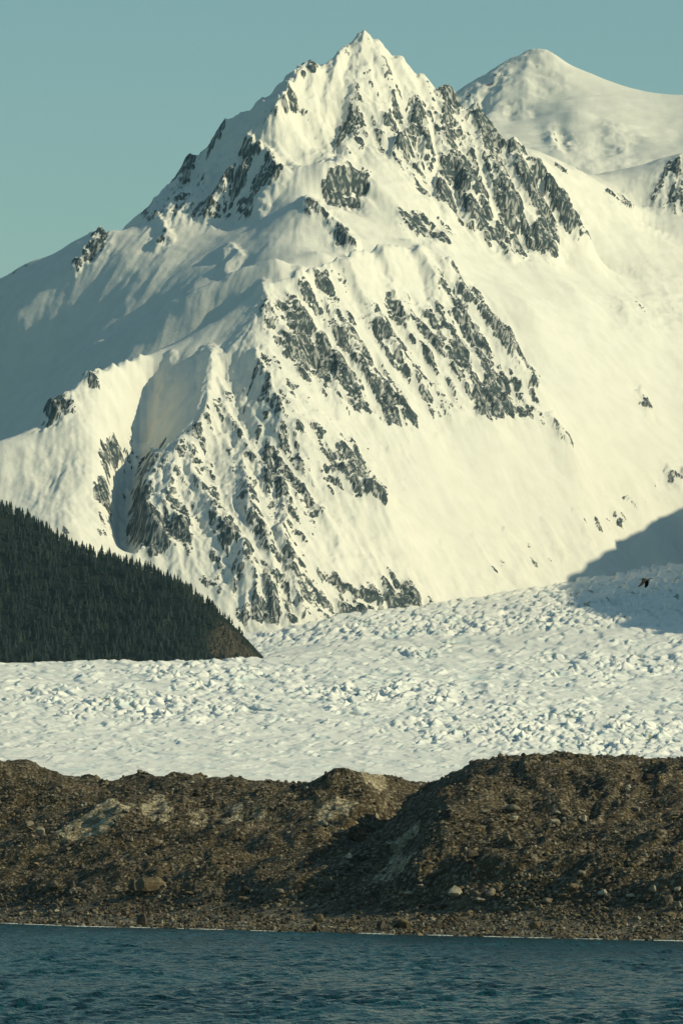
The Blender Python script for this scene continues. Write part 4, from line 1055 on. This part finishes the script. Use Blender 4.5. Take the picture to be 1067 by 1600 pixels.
# ================================================================== BIRD
def bird():
    """one continuous skin: plump body, neck and head, fanned tail, both wings on the downstroke"""
    mats = []
    for nm, c in (("white_feathers", (.62, .60, .52)), ("dark_feathers", (.030, .024, .022)), ("brown_feathers", (.22, .14, .085)), ("bill", (.03, .03, .03))):
        T = NT(nm); mats.append(T.fin(T.mix(T.noise(T.pos(), 9.0), tuple(x * .8 for x in c), c), .7, .2))
    secs = [(-.30, .012, .006, .012, 1), (-.22, .040, .012, .010, 1), (-.14, .042, .030, .004, 1), (-.05, .058, .058, -.004, 0), (.05, .062, .064, -.004, 0), (.13, .046, .050, .006, 0), (.185, .030, .034, .020, 0), (.225, .032, .036, .028, 0), (.262, .024, .026, .026, 0), (.285, .010, .011, .020, 3), (.325, .004, .004, .014, 3)]
    sd = 12; V, F, M = [], [], []
    for (x, ry, rz, z, m) in secs:
        for j in range(sd):
            a = 2 * math.pi * j / sd
            V.append((x, ry * math.cos(a), z + rz * math.sin(a)))
    for i in range(len(secs) - 1):
        for j in range(sd):
            F.append((i * sd + j, (i + 1) * sd + j, (i + 1) * sd + (j + 1) % sd, i * sd + (j + 1) % sd)); M.append(secs[i][4] if secs[i][4] == 1 else secs[i + 1][4])
    F.append(tuple(range(sd))); M.append(1); F.append(tuple(range((len(secs) - 1) * sd, len(secs) * sd))[::-1]); M.append(3)
    # wings: chord sections from shoulder to tip, swept back, lowered
    for side in (-1, 1):
        ws = [(0.0, .085, -.075, .020), (.10, .090, -.085, .016), (.20, .075, -.100, .012), (.30, .040, -.125, .008), (.37, -.02, -.150, .005), (.42, -.10, -.165, .002)]
        low = 1.02 if side == -1 else 1.12
        b = len(V)
        for (s, le, te, th) in ws:
            drop = low * (.55 + .45 * min(1, s / .2))
            sweep = (-.30 if side == -1 else .06) * s
            cy, cz = side * (.035 + s * math.cos(drop)), .03 - s * math.sin(drop)
            mid_ = (le + te) / 2
            for (xx, t) in ((le, 0), (mid_, th), (te, 0), (mid_, -th * .4)):
                V.append((xx + sweep, cy + t * math.sin(drop) * side, cz + t * math.cos(drop)))
        for i in range(len(ws) - 1):
            for j in range(4):
                F.append((b + i * 4 + j, b + (i + 1) * 4 + j, b + (i + 1) * 4 + (j + 1) % 4, b + i * 4 + (j + 1) % 4))
                M.append(2 if side == -1 and j in (0, 1) and i < 5 else 1)
        F.append((b, b + 1, b + 2, b + 3)); M.append(1)
        e = b + (len(ws) - 1) * 4; F.append((e, e + 3, e + 2, e + 1)); M.append(1)
    me = bpy.data.meshes.new("bird"); me.from_pydata(V, [], F)
    for m in mats: me.materials.append(m)
    me.polygons.foreach_set("material_index", M); me.update()
    o = link("bird", me, None, label="small dark and white bird flying with lowered wings over the glacier", category="bird")
    x, y, z = pix(1008, 905, 330)
    o.location = (float(x), float(y), float(z)); o.scale = (1.22, 1.22, 1.22); o.rotation_euler = (0, math.radians(-2), math.radians(-22))
bird()

# ================================================================== HAZE
hv = [(x, y, z) for z in (-40.0, 1420.0) for (x, y) in ((-2600, -150), (2600, -150), (2600, 11200), (-2600, 11200))]
hf = [(0, 3, 2, 1), (4, 5, 6, 7), (0, 1, 5, 4), (1, 2, 6, 5), (2, 3, 7, 6), (3, 0, 4, 7)]
hm = bpy.data.materials.new("haze"); hm.use_nodes = True; hm.node_tree.nodes.clear()
ho = hm.node_tree.nodes.new("ShaderNodeOutputMaterial"); hp = hm.node_tree.nodes.new("ShaderNodeVolumePrincipled")
hp.inputs["Color"].default_value = (.45, .78, .92, 1); hp.inputs["Density"].default_value = 1.3e-5; hp.inputs["Anisotropy"].default_value = 0.0
hm.node_tree.links.new(hp.outputs[0], ho.inputs["Volume"])
link("haze", raw_mesh("haze", np.array(hv, float), np.array(hf), False), hm, kind="stuff", label="thin pale air haze over the whole place", category="haze")
